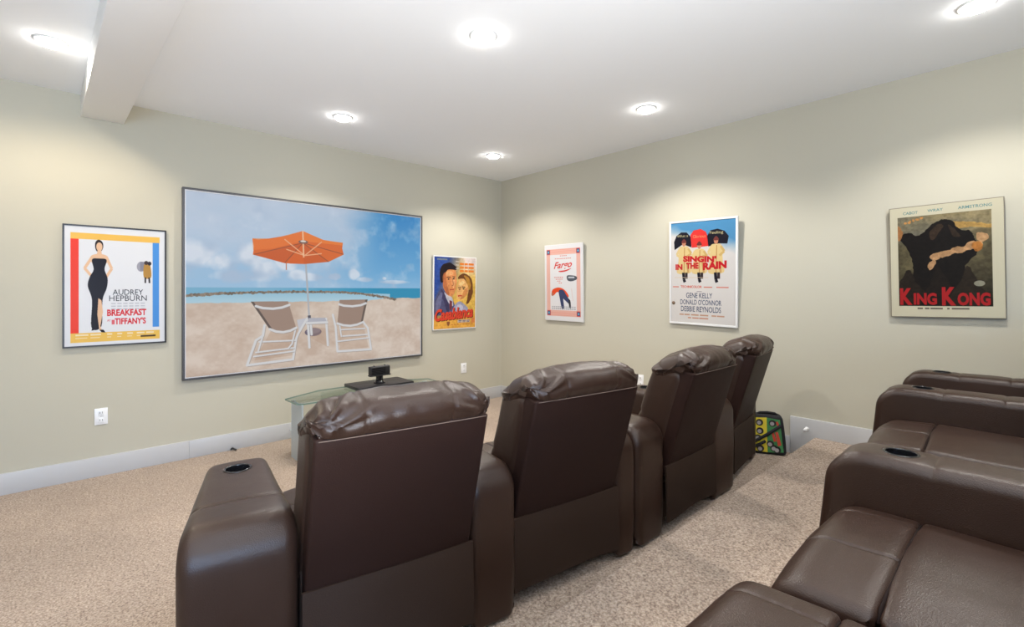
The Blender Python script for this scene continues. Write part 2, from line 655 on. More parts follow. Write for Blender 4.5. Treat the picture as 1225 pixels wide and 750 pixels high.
def recliner(name, label, loc, rz, hw, left=None, right=None, group='leather theater recliners', seed=1, seams=(0.22,), pad_shift=0.0,
             cup_y=0.53, ext=0.0):
    """origin: middle of the seat on the line of the arm backs; faces local +Y"""
    t = empty(name, loc, rz)
    tag(t, label, 'recliner', group)
    # under-frame
    bm = bmesh.new()
    add_box(bm, (-hw + .002, 0.045, 0.05), (hw - .002, 0.60 + ext, 0.412), 0.01)
    for sx in (-1, 1):
        for y in (0.11, 0.53 + ext):
            add_lathe(bm, [(0, 0.03), (0.02, 0.03), (0.024, 0.0), (0, 0.0)], (sx * (hw - .09), y, 0), 12)
    build('base', bm, M['fabric'], t)

    def crown(x, i, y, z, n):
        d = 0.004 * mnoise.noise(Vector((x * 7 + seed * 3.1, y * 7, z * 3)))
        if n.y > 0.3:
            d += 0.022 * (1 - (x / hw) ** 2) * n.y
        return d

    def pad(x, i, y, z, n):
        d = crown(x, i, y, z, n)
        if z > 0.12:
            d -= 0.006 * math.exp(-((x + 0.045) / 0.0045) ** 2)
            d -= 0.003 * math.exp(-((x - hw + 0.09) / 0.006) ** 2)
        return d

    # seat cushion and the footrest pad in front of it
    bm = bmesh.new()
    prof = round_poly([(0.04, 0.24, 0.02), (0.04, 0.44, 0.03), (0.463 + ext, 0.447, 0.016), (0.463 + ext, 0.24, 0.02)], 0.02)
    pillow(bm, prof, -hw + .003, hw - .003, 0.026, nx=18, disp=crown)
    build('seat', bm, M['leather'], t, True)
    bm = bmesh.new()
    ps = pad_shift + ext
    zs = pad_shift * .2
    prof = round_poly([(0.464 + ext, 0.24, 0.02), (0.464 + ext, 0.447 + zs, 0.016), (0.665 + ps, 0.440 + zs, 0.075), (0.70 + ps, 0.30, 0.06),
                       (0.685 + ps, 0.055, 0.03), (0.60 + ps, 0.055, 0.02), (0.58 + ps, 0.24, 0.02)], 0.02)
    pillow(bm, prof, -hw + .004, hw - .004, 0.028, nx=18, extra=(-0.045, hw - 0.09), disp=pad)
    build('footrest', bm, M['leather'], t, True)
    bm = bmesh.new()
    add_tube(bm, [(x, 0.4635 + ext, 0.440 + 0.019 * (1 - (x / hw) ** 2) - 0.02 * max(0, abs(x) / hw - 0.86) / 0.1) for x in np.linspace(-hw + .02, hw - .02, 24)], 0.0042, 8)
    build('seat_piping', bm, M['dark_seam'], t, True)
    # backrest: front cushion, rear shell, top pillow
    bm = bmesh.new()
    prof = round_poly([(0.040, 0.34, 0.05), (-0.108, 0.87, 0.056), (0.08, 0.90, 0.056), (0.150, 0.70, 0.15), (0.235, 0.47, 0.06), (0.20, 0.34, 0.05)], 0.02)
    pillow(bm, prof, -hw, hw, 0.048, nx=14,
           disp=lambda x, i, y, z, n: 0.008 * mnoise.noise(Vector((x * 6 + seed, y * 6, z * 6))) - 0.008 * math.exp(-((z - 0.62) / 0.012) ** 2) * (1 if n.x > 0.3 else 0))
    build('backrest', bm, M['leather'], t, True)
    bm = bmesh.new()
    prof = round_poly([(0.012, 0.30, 0.008), (-0.150, 0.862, 0.008), (-0.072, 0.876, 0.01), (0.108, 0.30, 0.01)], 0.03)
    pillow(bm, prof, -hw + .008, hw - .008, 0.012, nx=10,
           disp=lambda x, i, y, z, n: 0.005 * (1 - (x / hw) ** 2) if n.x < -0.5 else 0)
    sh = build('back_panel', bm, M['leather_back'], t, True, 50)
    bm = bmesh.new()                   # stitched top edge of the rear panel
    add_tube(bm, [(x, -0.1525 - 0.005 * (1 - (x / hw) ** 2), 0.858) for x in np.linspace(-hw + .02, hw - .02, 12)], 0.0015, 6)
    build('stitching', bm, M['thread'], sh, True)
    bm = headrest_bm(hw + 0.004, seed)
    build('headrest', bm, M['leather'], t, True)
    # loose cloth panel below the back
    rnd = random.Random(seed)
    p0 = rnd.uniform(0, 6)
    bm = bmesh.new()
    nx, nz = 26, 14
    grid = []
    for j in range(nz + 1):
        v = j / nz
        row = []
        for i in range(nx + 1):
            u = i / nx
            x = -(hw + (0.030 if left and len(left) == 2 else 0.001)) * (1 - u) + (hw + 0.001) * u
            z = 0.075 + v * (0.292 + 0.0015 * math.sin(u * 5 + p0)) + 0.012 * math.sin(math.pi * u) * (1 - v)
            y = -0.024 + 0.004 * v + 0.003 * math.sin(u * 9 + v * 4 + p0) * (1.1 - v)
            if v > 0.85:
                y += 0.003 * (v - .85) / .15
            row.append(bm.verts.new((x, y, z)))
        grid.append(row)
    back = [[bm.verts.new((v_.co.x, v_.co.y + 0.010, v_.co.z)) for v_ in row] for row in grid]
    for j in range(nz):
        for i in range(nx):
            bm.faces.new((grid[j][i], grid[j][i + 1], grid[j + 1][i + 1], grid[j + 1][i]))
            bm.faces.new((back[j][i], back[j + 1][i], back[j + 1][i + 1], back[j][i + 1]))
    for i in range(nx):
        bm.faces.new((grid[0][i], back[0][i], back[0][i + 1], grid[0][i + 1]))
        bm.faces.new((grid[nz][i], grid[nz][i + 1], back[nz][i + 1], back[nz][i]))
    for j in range(nz):
        bm.faces.new((grid[j][0], grid[j + 1][0], back[j + 1][0], back[j][0]))
        bm.faces.new((grid[j][nx], back[j][nx], back[j + 1][nx], grid[j + 1][nx]))
    build('skirt_panel', bm, M['fabric'], t, True, 60)
    if left:
        armrest(t, -1, hw + .004, *left, L=0.74 + ext, seam_y=[q + ext for q in seams], cup_y=cup_y + ext)
    if right:
        armrest(t, 1, hw + .004, *right, L=0.74 + ext, seam_y=[q + ext for q in seams], cup_y=cup_y + ext)
    return t


G1, G2 = 'front row recliners', 'second row recliners'
recliner('recliner', 'brown leather recliner with wide left arm, leftmost of the front row', (0.793, 1.450, Z1), R(-10), 0.288,
         left=(0.315, 0.195, 0.035), right=(0.205, 0.18), group=G1, seed=3)
recliner('recliner', 'brown leather recliner second from the left in the front row', (1.588, 1.373, Z1), R(-8.3), 0.295,
         right=(0.145, 0.14), group=G1, seed=8)
recliner('recliner', 'brown leather recliner third from the left in the front row', (2.568, 1.307, Z1), R(0.2), 0.270,
         left=(0.262, 0.160), right=(0.330, 0.21), group=G1, seed=12)
recliner('recliner', 'brown leather recliner at far right of the front row beside the patterned bag', (3.462, 1.386, Z1), R(8.0), 0.264,
         right=(0.165, 0.16), group=G1, seed=21)

S2 = (0.445, 0.22)
EX = 0.13
recliner('recliner', 'nearest leather recliner of the second row, its footrest in the lower right foreground', (0.914, -0.200 - EX, Z2), R(0.8), 0.284,
         left=(0.19, 0.19), group=G2, seed=31, seams=S2, ext=EX, pad_shift=0.012)
recliner('recliner', 'leather recliner in the second row left of the nearest cup holder arm', (1.525, -0.245 - EX, Z2), 0, 0.312,
         right=(0.205, 0.20), group=G2, seed=37, seams=S2, ext=EX)
recliner('recliner', 'leather recliner in the second row mostly hidden behind the nearest cup holder arm', (2.338, -0.155 - EX, Z2), R(1.5), 0.279,
         group=G2, seed=41, seams=S2, ext=EX)
recliner('recliner', 'leather recliner in the second row with its seat showing between two cup holder arms', (2.945, -0.142 - EX, Z2), R(1.5), 0.298,
         right=(0.205, 0.20), group=G2, seed=47, seams=S2, ext=EX)
recliner('recliner', 'leather recliner of the second row against the right wall', (3.722, -0.135 - EX, Z2), 0, 0.262,
         right=(0.185, 0.185), group=G2, seed=53, seams=S2, ext=EX)


# ------------------------------------------------------------------ painted prints (generated in memory)
class Art:
    def __init__(s, w, h, bg=(1, 1, 1)):
        s.w, s.h = w * 2, h * 2
        s.a = np.empty((s.h, s.w, 3), np.float32)
        s.a[:] = bg

    def poly(s, pts, col, alpha=1.0):
        p = np.array(pts, float) * (s.w, s.h)
        x0, y0 = np.floor(p.min(0)).astype(int)
        x1, y1 = np.ceil(p.max(0)).astype(int) + 1
        x0, y0, x1, y1 = max(0, x0), max(0, y0), min(s.w, x1), min(s.h, y1)
        if x1 <= x0 or y1 <= y0:
            return
        X = np.arange(x0, x1)[None, :] + 0.5
        Y = np.arange(y0, y1)[:, None] + 0.5
        m = np.zeros((y1 - y0, x1 - x0), bool)
        for k in range(len(p)):
            (ax, ay), (bx, by) = p[k - 1], p[k]
            if ay == by:
                continue
            c = ((ay > Y) != (by > Y)) & (X < (bx - ax) * (Y - ay) / (by - ay) + ax)
            m ^= c
        v = s.a[y0:y1, x0:x1]
        v[m] = v[m] * (1 - alpha) + np.array(col, np.float32) * alpha

    def rect(s, x0, y0, x1, y1, col, alpha=1.0):
        s.poly([(x0, y0), (x1, y0), (x1, y1), (x0, y1)], col, alpha)

    def curve(s, pts, col, alpha=1.0):
        q = []
        n = len(pts)
        P = [np.array(p, float) for p in pts]
        for i in range(n):
            a, b, c, d = P[i - 1], P[i], P[(i + 1) % n], P[(i + 2) % n]
            for t in (0, .2, .4, .6, .8):
                q.append(0.5 * (2 * b + (c - a) * t + (2 * a - 5 * b + 4 * c - d) * t * t + (3 * b - a - 3 * c + d) * t ** 3))
        s.poly(q, col, alpha)

    def ell(s, cx, cy, rx, ry, col, alpha=1.0, rot=0.0):
        asp = s.w / s.h
        c, d = math.cos(rot), math.sin(rot)
        s.poly([(cx + rx * math.cos(t) * c - ry * math.sin(t) * d / asp, cy + ry * math.sin(t) * c + rx * math.cos(t) * d * asp)
                for t in np.linspace(0, 2 * math.pi, 36, endpoint=False)], col, alpha)

    def line(s, pts, wd, col, alpha=1.0):
        asp = s.w / s.h
        for (ax, ay), (bx, by) in zip(pts, pts[1:]):
            dx, dy = bx - ax, (by - ay) / asp
            L = math.hypot(dx, dy) or 1
            nx, ny = -dy / L * wd / 2, dx / L * wd / 2
            s.poly([(ax + nx, ay + ny * asp), (bx + nx, by + ny * asp), (bx - nx, by - ny * asp), (ax - nx, ay - ny * asp)], col, alpha)

    def text(s, txt, box_, col, shear=0.0, bold=0.0, rise=0.0, alpha=1.0):
        x0, y0, x1, y1 = box_
        cu = bpy.data.curves.new('lettering', 'FONT')
        cu.body = txt
        cu.offset = bold
        cu.resolution_u = 3
        o = bpy.data.objects.new('lettering', cu)
        COL.objects.link(o)
        bpy.context.view_layer.update()
        me = o.evaluated_get(bpy.context.evaluated_depsgraph_get()).to_mesh()
        me.calc_loop_triangles()
        co = np.empty(len(me.vertices) * 3, np.float32)
        me.vertices.foreach_get('co', co)
        co = co.reshape(-1, 3)[:, :2].copy()
        tri = [tuple(t.vertices) for t in me.loop_triangles]
        bpy.data.objects.remove(o)
        bpy.data.curves.remove(cu)
        co[:, 0] += shear * co[:, 1]
        lo_, hi_ = co.min(0), co.max(0)
        u = (co - lo_) / (hi_ - lo_)
        px = x0 + u[:, 0] * (x1 - x0)
        py = y1 - u[:, 1] * (y1 - y0) - rise * u[:, 0]
        for t in tri:
            s.poly([(px[i], py[i]) for i in t], col, alpha)

    def warp(s, amp, seed, grain=0.03):
        dx = (fbm(s.h, s.w, 14, 4, seed) - .5) * amp * s.w
        dy = (fbm(s.h, s.w, 14, 4, seed + 1) - .5) * amp * s.w
        yy = np.clip(np.arange(s.h)[:, None] + dy, 0, s.h - 1).astype(int)
        xx = np.clip(np.arange(s.w)[None, :] + dx, 0, s.w - 1).astype(int)
        s.a = s.a[yy, xx]
        s.a *= 1 + (fbm(s.h, s.w, 40, 3, seed + 2) - .5)[..., None] * grain * 4

    def image(s, name):
        a = s.a.reshape(s.h // 2, 2, s.w // 2, 2, 3).mean((1, 3))
        h, w_ = a.shape[:2]
        im = bpy.data.images.new(name, w_, h)
        buf = np.ones((h, w_, 4), np.float32)
        buf[:, :, :3] = np.clip(a[::-1], 0, 1)
        im.pixels.foreach_set(buf.ravel())
        im.update()
        im.pack()
        return im


def fbm(h, w_, base, octs, seed, stretch=1.0):
    rg = np.random.RandomState(seed)
    out = np.zeros((h, w_), np.float32)
    amp, tot = 1.0, 0.0
    for o in range(octs):
        ny = max(2, int(base * 2 ** o))
        nx = max(2, int(base * 2 ** o * w_ / h / stretch))
        g = rg.rand(ny + 2, nx + 2)
        yy = np.linspace(0, ny, h)
        xx = np.linspace(0, nx, w_)
        yi = yy.astype(int)
        xi = xx.astype(int)
        fy = yy - yi
        fx = xx - xi
        fy = (fy * fy * (3 - 2 * fy))[:, None]
        fx = (fx * fx * (3 - 2 * fx))[None, :]
        v = (g[yi][:, xi] * (1 - fy) * (1 - fx) + g[yi + 1][:, xi] * fy * (1 - fx)
             + g[yi][:, xi + 1] * (1 - fy) * fx + g[yi + 1][:, xi + 1] * fy * fx)
        out += amp * v
        tot += amp
        amp *= 0.5
    return out / tot


def c8(r, g, b):
    return (r / 255, g / 255, b / 255)


def print_mat(name, im, emit=0.0, rough=0.35, gain=0.70):
    m, nt, b = mat(name)
    ti = node(nt, 'ShaderNodeTexImage')
    ti.image = im
    b.inputs['Roughness'].default_value = rough
    b.inputs['Specular IOR Level'].default_value = 0.12
    if emit:
        b.inputs['Base Color'].default_value = (0.02, 0.02, 0.02, 1)
        nt.links.new(ti.outputs['Color'], b.inputs['Emission Color'])
        b.inputs['Emission Strength'].default_value = emit
    else:
        mx = node(nt, 'ShaderNodeMix', data_type='RGBA', blend_type='MULTIPLY')
        mx.inputs[0].default_value = 1.0
        mx.inputs[7].default_value = (gain, gain, gain, 1)
        nt.links.new(ti.outputs['Color'], mx.inputs[6])
        nt.links.new(mx.outputs[2], b.inputs['Base Color'])
    return m


def print_face(name, parent, wd, ht, y, m):
    """quad in the local XZ plane facing -Y, UV 0..1"""
    me = bpy.data.meshes.new(name)
    me.from_pydata([(-wd / 2, y, -ht / 2), (wd / 2, y, -ht / 2), (wd / 2, y, ht / 2), (-wd / 2, y, ht / 2)], [], [(0, 1, 2, 3)])
    uv = me.uv_layers.new(name='UVMap')
    for i, c in enumerate(((0, 0), (1, 0), (1, 1), (0, 1))):
        uv.data[i].uv = c
    me.materials.append(m)
    return link(bpy.data.objects.new(name, me), parent)


def beach_art():
    A = Art(900, 630)
    H, W = A.h, A.w
    V = (np.arange(H) / H)[:, None]
    U = (np.arange(W) / W)[None, :]

    def mix(a, b, t):
        t = np.clip(t, 0, 1)[..., None]
        return np.array(a, np.float32) * (1 - t) + np.array(b, np.float32) * t
    deep = mix(c8(44, 132, 196), c8(120, 178, 220), V / 0.5 + 0 * U)
    pale = mix(c8(184, 200, 220), c8(152, 190, 222), V / 0.5 + 0 * U)
    k = np.clip((U - 0.50 + 0.25 * (V - .2)) / 0.34, 0, 1)
    k = k * k * (3 - 2 * k)
    wisps = fbm(H, W, 5, 5, 3, 2.6)
    k = np.clip(k - 1.1 * np.clip(wisps - 0.52, 0, 1), 0, 1)[..., None]
    sky = pale * (1 - k) + deep * k
    cl = fbm(H, W, 3, 6, 11, 1.8)
    hi = np.clip((cl - 0.30) / 0.34, 0, 1) * np.clip((0.40 - V) / 0.2, 0, 1) * np.clip((0.78 - U) / 0.3, 0, 1)
    sky = sky * (1 - 0.85 * hi[..., None]) + np.array(c8(208, 214, 228), np.float32) * 0.85 * hi[..., None]
    # cumulus heaps
    puff = fbm(H, W, 14, 4, 5, 1.0)
    big = np.zeros((H, W), np.float32)
    for cx, cy, rx, ry in ((0.03, 0.33, 0.09, 0.10), (0.12, 0.38, 0.08, 0.06), (0.22, 0.33, 0.07, 0.09), (0.27, 0.42, 0.08, 0.07), (0.16, 0.45, 0.10, 0.05),
                           (0.39, 0.44, 0.05, 0.04), (0.45, 0.45, 0.06, 0.03), (0.56, 0.445, 0.035, 0.025), (0.645, 0.43, 0.035, 0.04), (0.70, 0.46, 0.05, 0.02),
                           (0.86, 0.475, 0.09, 0.016), (0.35, 0.38, 0.05, 0.06), (0.80, 0.45, 0.012, 0.012)):
        big = np.maximum(big, 1 - ((U - cx) / rx) ** 2 - ((V - cy) / ry) ** 2)
    pm = np.clip((big + (puff - 0.5) * 1.3) / 0.75, 0, 1)
    shade = np.clip((fbm(H, W, 9, 3, 17) - 0.42) / 0.25, 0, 1)
    pc = mix(c8(172, 190, 214), c8(222, 228, 238), shade)
    sky = sky * (1 - 0.85 * pm[..., None]) + pc * 0.85 * pm[..., None]
    haze = np.clip((V - 0.42) / 0.1, 0, 1)[..., None] * np.ones((1, W, 1))
    sky = sky * (1 - 0.3 * haze) + np.array(c8(170, 200, 226), np.float32) * 0.3 * haze
    A.a[:] = sky
    hz = int(0.519 * H)
    sea = mix(c8(120, 176, 206), c8(34, 142, 182), (U - 0.3) / 0.45 + 0 * V)
    A.a[hz:] = sea[hz:]
    lag = np.clip((V - 0.545) / 0.05, 0, 1)
    lagoon = mix(c8(150, 192, 214), c8(172, 206, 222), lag + 0 * U)
    mask = (V > 0.548 + 0.02 * (2 * U - 0.95) ** 2) & (U < 0.83)
    A.a[mask] = lagoon[mask]
    sand_n = 0.75 * fbm(H, W, 12, 6, 23, 1.5) + 0.25 * fbm(H, W, 60, 4, 29, 1.2)
    sand = mix(c8(196, 174, 158), c8(218, 203, 190), (sand_n - 0.30) / 0.36)
    near = np.clip((V - 0.6) / 0.4, 0, 1)
    sand = sand * (1 - 0.12 * (1 - near)[..., None]) + np.array(c8(226, 208, 186), np.float32) * 0.12 * (1 - near)[..., None]
    shore = np.where(U < 0.72, 0.604, np.where(U > 0.80, 0.588, 0.604 - (U - 0.72) / 0.08 * 0.016))
    sm = (V > shore + (fbm(H, W, 30, 2, 2) - .5) * 0.008)
    A.a[sm] = sand[sm]
    # breakwater
    rg = random.Random(2)
    for i in range(150):
        u = 0.0 + i / 149 * 0.86
        v = 0.570 - 0.027 * math.sin(min(1, max(0, (u + .05) / 0.92)) * math.pi) ** 0.7
        if u > .62:
            v += 0.030 * ((u - .62) / .24) ** 1.3
        sz = 0.0060 + 0.003 * abs(u - .45)
        g = rg.uniform(0.8, 1.15)
        A.ell(u, v + rg.uniform(-.003, .003), sz * rg.uniform(.7, 1.2), sz * 1.1 * rg.uniform(.7, 1.2), tuple(min(1, q * g) for q in c8(132, 118, 104)))
    # parasol
    wht = c8(214, 214, 216)
    A.ell(0.463, 0.795, 0.036, 0.026, c8(104, 94, 110))
    A.ell(0.463, 0.788, 0.030, 0.017, c8(128, 118, 132))
    A.line([(0.421, 0.30), (0.431, 0.354), (0.449, 0.77)], 0.0075, c8(176, 178, 184))
    A.line([(0.446, 0.69), (0.450, 0.785)], 0.013, c8(84, 84, 96))
    org, dark = c8(218, 102, 34), c8(190, 78, 24)
    A.poly([(0.223, 0.233), (0.245, 0.238), (0.283, 0.228), (0.36, 0.200), (0.419, 0.166), (0.46, 0.188), (0.506, 0.212), (0.55, 0.220), (0.595, 0.222),
            (0.592, 0.260), (0.599, 0.299), (0.53, 0.351), (0.424, 0.371), (0.346, 0.37), (0.283, 0.347), (0.225, 0.327), (0.229, 0.28)], org)
    A.poly([(0.225, 0.327), (0.419, 0.24), (0.346, 0.37), (0.283, 0.347)], dark, 0.55)
    A.poly([(0.346, 0.37), (0.420, 0.24), (0.424, 0.371)], c8(214, 94, 26), 0.7)
    A.poly([(0.424, 0.371), (0.42, 0.24), (0.53, 0.351)], dark, 0.45)
    A.poly([(0.223, 0.233), (0.30, 0.226), (0.419, 0.166), (0.425, 0.225), (0.30, 0.285), (0.226, 0.30)], c8(236, 124, 46), 0.6)
    A.poly([(0.419, 0.166), (0.46, 0.188), (0.506, 0.212), (0.595, 0.222), (0.594, 0.24), (0.425, 0.23)], c8(238, 130, 50), 0.7)
    for q in (((0.42, 0.24), (0.229, 0.325)), ((0.42, 0.24), (0.346, 0.368)), ((0.42, 0.24), (0.53, 0.35)), ((0.42, 0.24), (0.597, 0.297))):
        A.line(q, 0.0035, c8(150, 74, 40))
    for q in (((0.427, 0.318), (0.345, 0.225)), ((0.427, 0.318), (0.352, 0.285)), ((0.427, 0.318), (0.500, 0.226)), ((0.427, 0.318), (0.50, 0.30))):
        A.line(q, 0.0045, c8(236, 172, 130))
    A.line([(0.419, 0.166), (0.423, 0.33)], 0.006, c8(240, 190, 150))
    A.ell(0.421, 0.234, 0.020, 0.011, c8(120, 90, 80))
    A.ell(0.421, 0.230, 0.012, 0.006, c8(225, 215, 205))
    A.line([(0.352, 0.37), (0.352, 0.41)], 0.004, c8(190, 120, 90))

    def pipe(pts, wd=0.0085):
        A.line([(x + .002, y + .004) for x, y in pts], wd, c8(150, 140, 136), 0.6)
        A.line(pts, wd, wht)
        for p in pts:
            A.ell(p[0], p[1], wd / 2, wd / 2 * 1.43, wht)
    # soft sand under the loungers
    A.poly([(0.29, 0.78), (0.40, 0.77), (0.39, 0.93), (0.23, 0.94)], c8(176, 142, 118), 0.35)
    A.poly([(0.575, 0.76), (0.69, 0.755), (0.72, 0.92), (0.58, 0.925)], c8(176, 142, 118), 0.35)
    A.poly([(0.46, 0.76), (0.53, 0.78), (0.53, 0.90), (0.45, 0.83)], c8(176, 142, 118), 0.3)
    # left lounger
    A.poly([(0.395, 0.715), (0.436, 0.705), (0.435, 0.735), (0.405, 0.80)], c8(196, 196, 204))
    pipe([(0.437, 0.708), (0.40, 0.80), (0.392, 0.83), (0.379, 0.955), (0.204, 0.965), (0.236, 0.825), (0.262, 0.80), (0.268, 0.74)], 0.0095)
    for q in (((0.248, 0.835), (0.388, 0.84)), ((0.236, 0.895), (0.385, 0.885)), ((0.228, 0.918), (0.384, 0.905)), ((0.39, 0.765), (0.375, 0.86), (0.36, 0.885)),
              ((0.262, 0.80), (0.245, 0.885))):
        pipe(q, 0.0065)
    A.poly([(0.217, 0.599), (0.359, 0.600), (0.392, 0.765), (0.345, 0.785), (0.29, 0.768)], c8(158, 134, 120))
    A.poly([(0.217, 0.599), (0.228, 0.601), (0.300, 0.770), (0.288, 0.766)], c8(96, 82, 76))
    pipe([(0.236, 0.626), (0.262, 0.638), (0.30, 0.643), (0.335, 0.637), (0.364, 0.622)], 0.010)
    pipe([(0.288, 0.764), (0.312, 0.780), (0.34, 0.786), (0.368, 0.779), (0.392, 0.763)], 0.010)
    # side table
    for q in (((0.440, 0.72), (0.447, 0.89)), ((0.519, 0.715), (0.527, 0.885)), ((0.452, 0.74), (0.456, 0.81))):
        pipe(q, 0.010)
    A.poly([(0.436, 0.735), (0.445, 0.706), (0.514, 0.708), (0.524, 0.737)], c8(178, 178, 188))
    pipe([(0.436, 0.738), (0.523, 0.738)], 0.010)
    # right lounger
    pipe([(0.549, 0.69), (0.562, 0.77), (0.570, 0.93), (0.732, 0.935), (0.716, 0.79), (0.692, 0.745)], 0.0095)
    for q in (((0.568, 0.865), (0.722, 0.855)), ((0.588, 0.833), (0.712, 0.832)), ((0.580, 0.76), (0.588, 0.833)), ((0.585, 0.79), (0.70, 0.79))):
        pipe(q, 0.0065)
    A.poly([(0.580, 0.596), (0.715, 0.595), (0.690, 0.748), (0.63, 0.765), (0.570, 0.748)], c8(156, 132, 118))
    A.poly([(0.715, 0.595), (0.703, 0.596), (0.680, 0.752), (0.690, 0.748)], c8(104, 90, 82))
    pipe([(0.578, 0.624), (0.60, 0.634), (0.64, 0.639), (0.68, 0.633), (0.706, 0.620)], 0.010)
    pipe([(0.570, 0.748), (0.597, 0.762), (0.63, 0.768), (0.663, 0.762), (0.690, 0.748)], 0.010)
    return A.image('beach_picture')


def soft_skin(A, pts, col):
    A.curve(pts, col)


def poster_dress():
    A = Art(300, 450, c8(236, 237, 240))
    A.rect(.055, .055, .945, .107, c8(247, 196, 92))
    A.rect(.055, .107, .130, .893, c8(246, 66, 44))
    A.rect(.868, .107, .938, .865, c8(82, 152, 226))
    A.rect(.055, .893, .945, .972, c8(247, 200, 96))
    sk, bk = c8(240, 196, 158), c8(24, 22, 32)
    # plain standing woman in a long dark dress, hands on hips
    A.curve([(.285, .135), (.315, .105), (.355, .125), (.360, .175), (.325, .215), (.29, .19)], c8(40, 30, 30))
    A.ell(.325, .165, .030, .038, sk)
    A.poly([(.308, .19), (.342, .19), (.350, .235), (.300, .235)], sk)
    A.curve([(.245, .245), (.325, .225), (.405, .245), (.40, .30), (.325, .31), (.25, .30)], sk)
    A.line([(.255, .255), (.185, .35), (.255, .42)], .030, sk)
    A.line([(.395, .255), (.445, .35), (.385, .43)], .030, sk)
    A.curve([(.255, .275), (.325, .265), (.395, .275), (.375, .355), (.405, .435), (.395, .52), (.355, .62), (.345, .84), (.25, .85), (.255, .62), (.215, .50),
             (.235, .42), (.270, .36)], bk)
    A.poly([(.315, .60), (.345, .62), (.360, .72), (.335, .84), (.350, .875), (.325, .88), (.305, .74)], sk)
    A.poly([(.255, .855), (.30, .845), (.30, .868), (.25, .876)], bk)
    A.poly([(.325, .87), (.365, .872), (.385, .897), (.345, .892)], bk)
    # small distant couple in coats
    A.ell(.745, .325, .045, .045, c8(150, 148, 160), .8)
    A.rect(.735, .28, .79, .36, c8(130, 128, 142), .7)
    A.curve([(.775, .31), (.815, .30), (.845, .32), (.85, .42), (.775, .42)], c8(188, 142, 70))
    A.ell(.80, .29, .022, .018, c8(70, 56, 56))
    A.ell(.835, .295, .020, .018, c8(52, 46, 54))
    A.line([(.79, .42), (.79, .47)], .018, c8(50, 46, 52))
    A.line([(.83, .42), (.835, .47)], .018, c8(50, 46, 52))
    A.text('AUDREY', (.455, .528, .765, .575), c8(58, 62, 70))
    A.text('HEPBURN', (.42, .580, .805, .628), c8(58, 62, 70))
    for y in (.645, .668, .692):
        for x in np.arange(.44, .76, .06):
            A.rect(x, y, x + .045, y + .010, c8(196, 198, 206))
    A.text('BREAKFAST', (.40, .700, .800, .757), c8(222, 40, 52), bold=.03)
    A.text('AT', (.40, .785, .435, .803), c8(222, 80, 84), bold=.01)
    A.text("TIFFANY'S", (.475, .775, .795, .832), c8(222, 40, 52), bold=.03)
    A.rect(.445, .79, .475, .83, c8(222, 70, 80), .8)
    for x0, x1 in ((.10, .22), (.24, .34), (.40, .45), (.50, .55), (.60, .66), (.70, .78), (.80, .88)):
        A.rect(x0, .905, x1, .918, c8(252, 232, 190))
        A.rect(x0, .932, x1 - .01, .940, c8(252, 226, 176))
    A.rect(.74, .935, .90, .950, c8(70, 54, 36), .9)
    return A.image('dress_print')


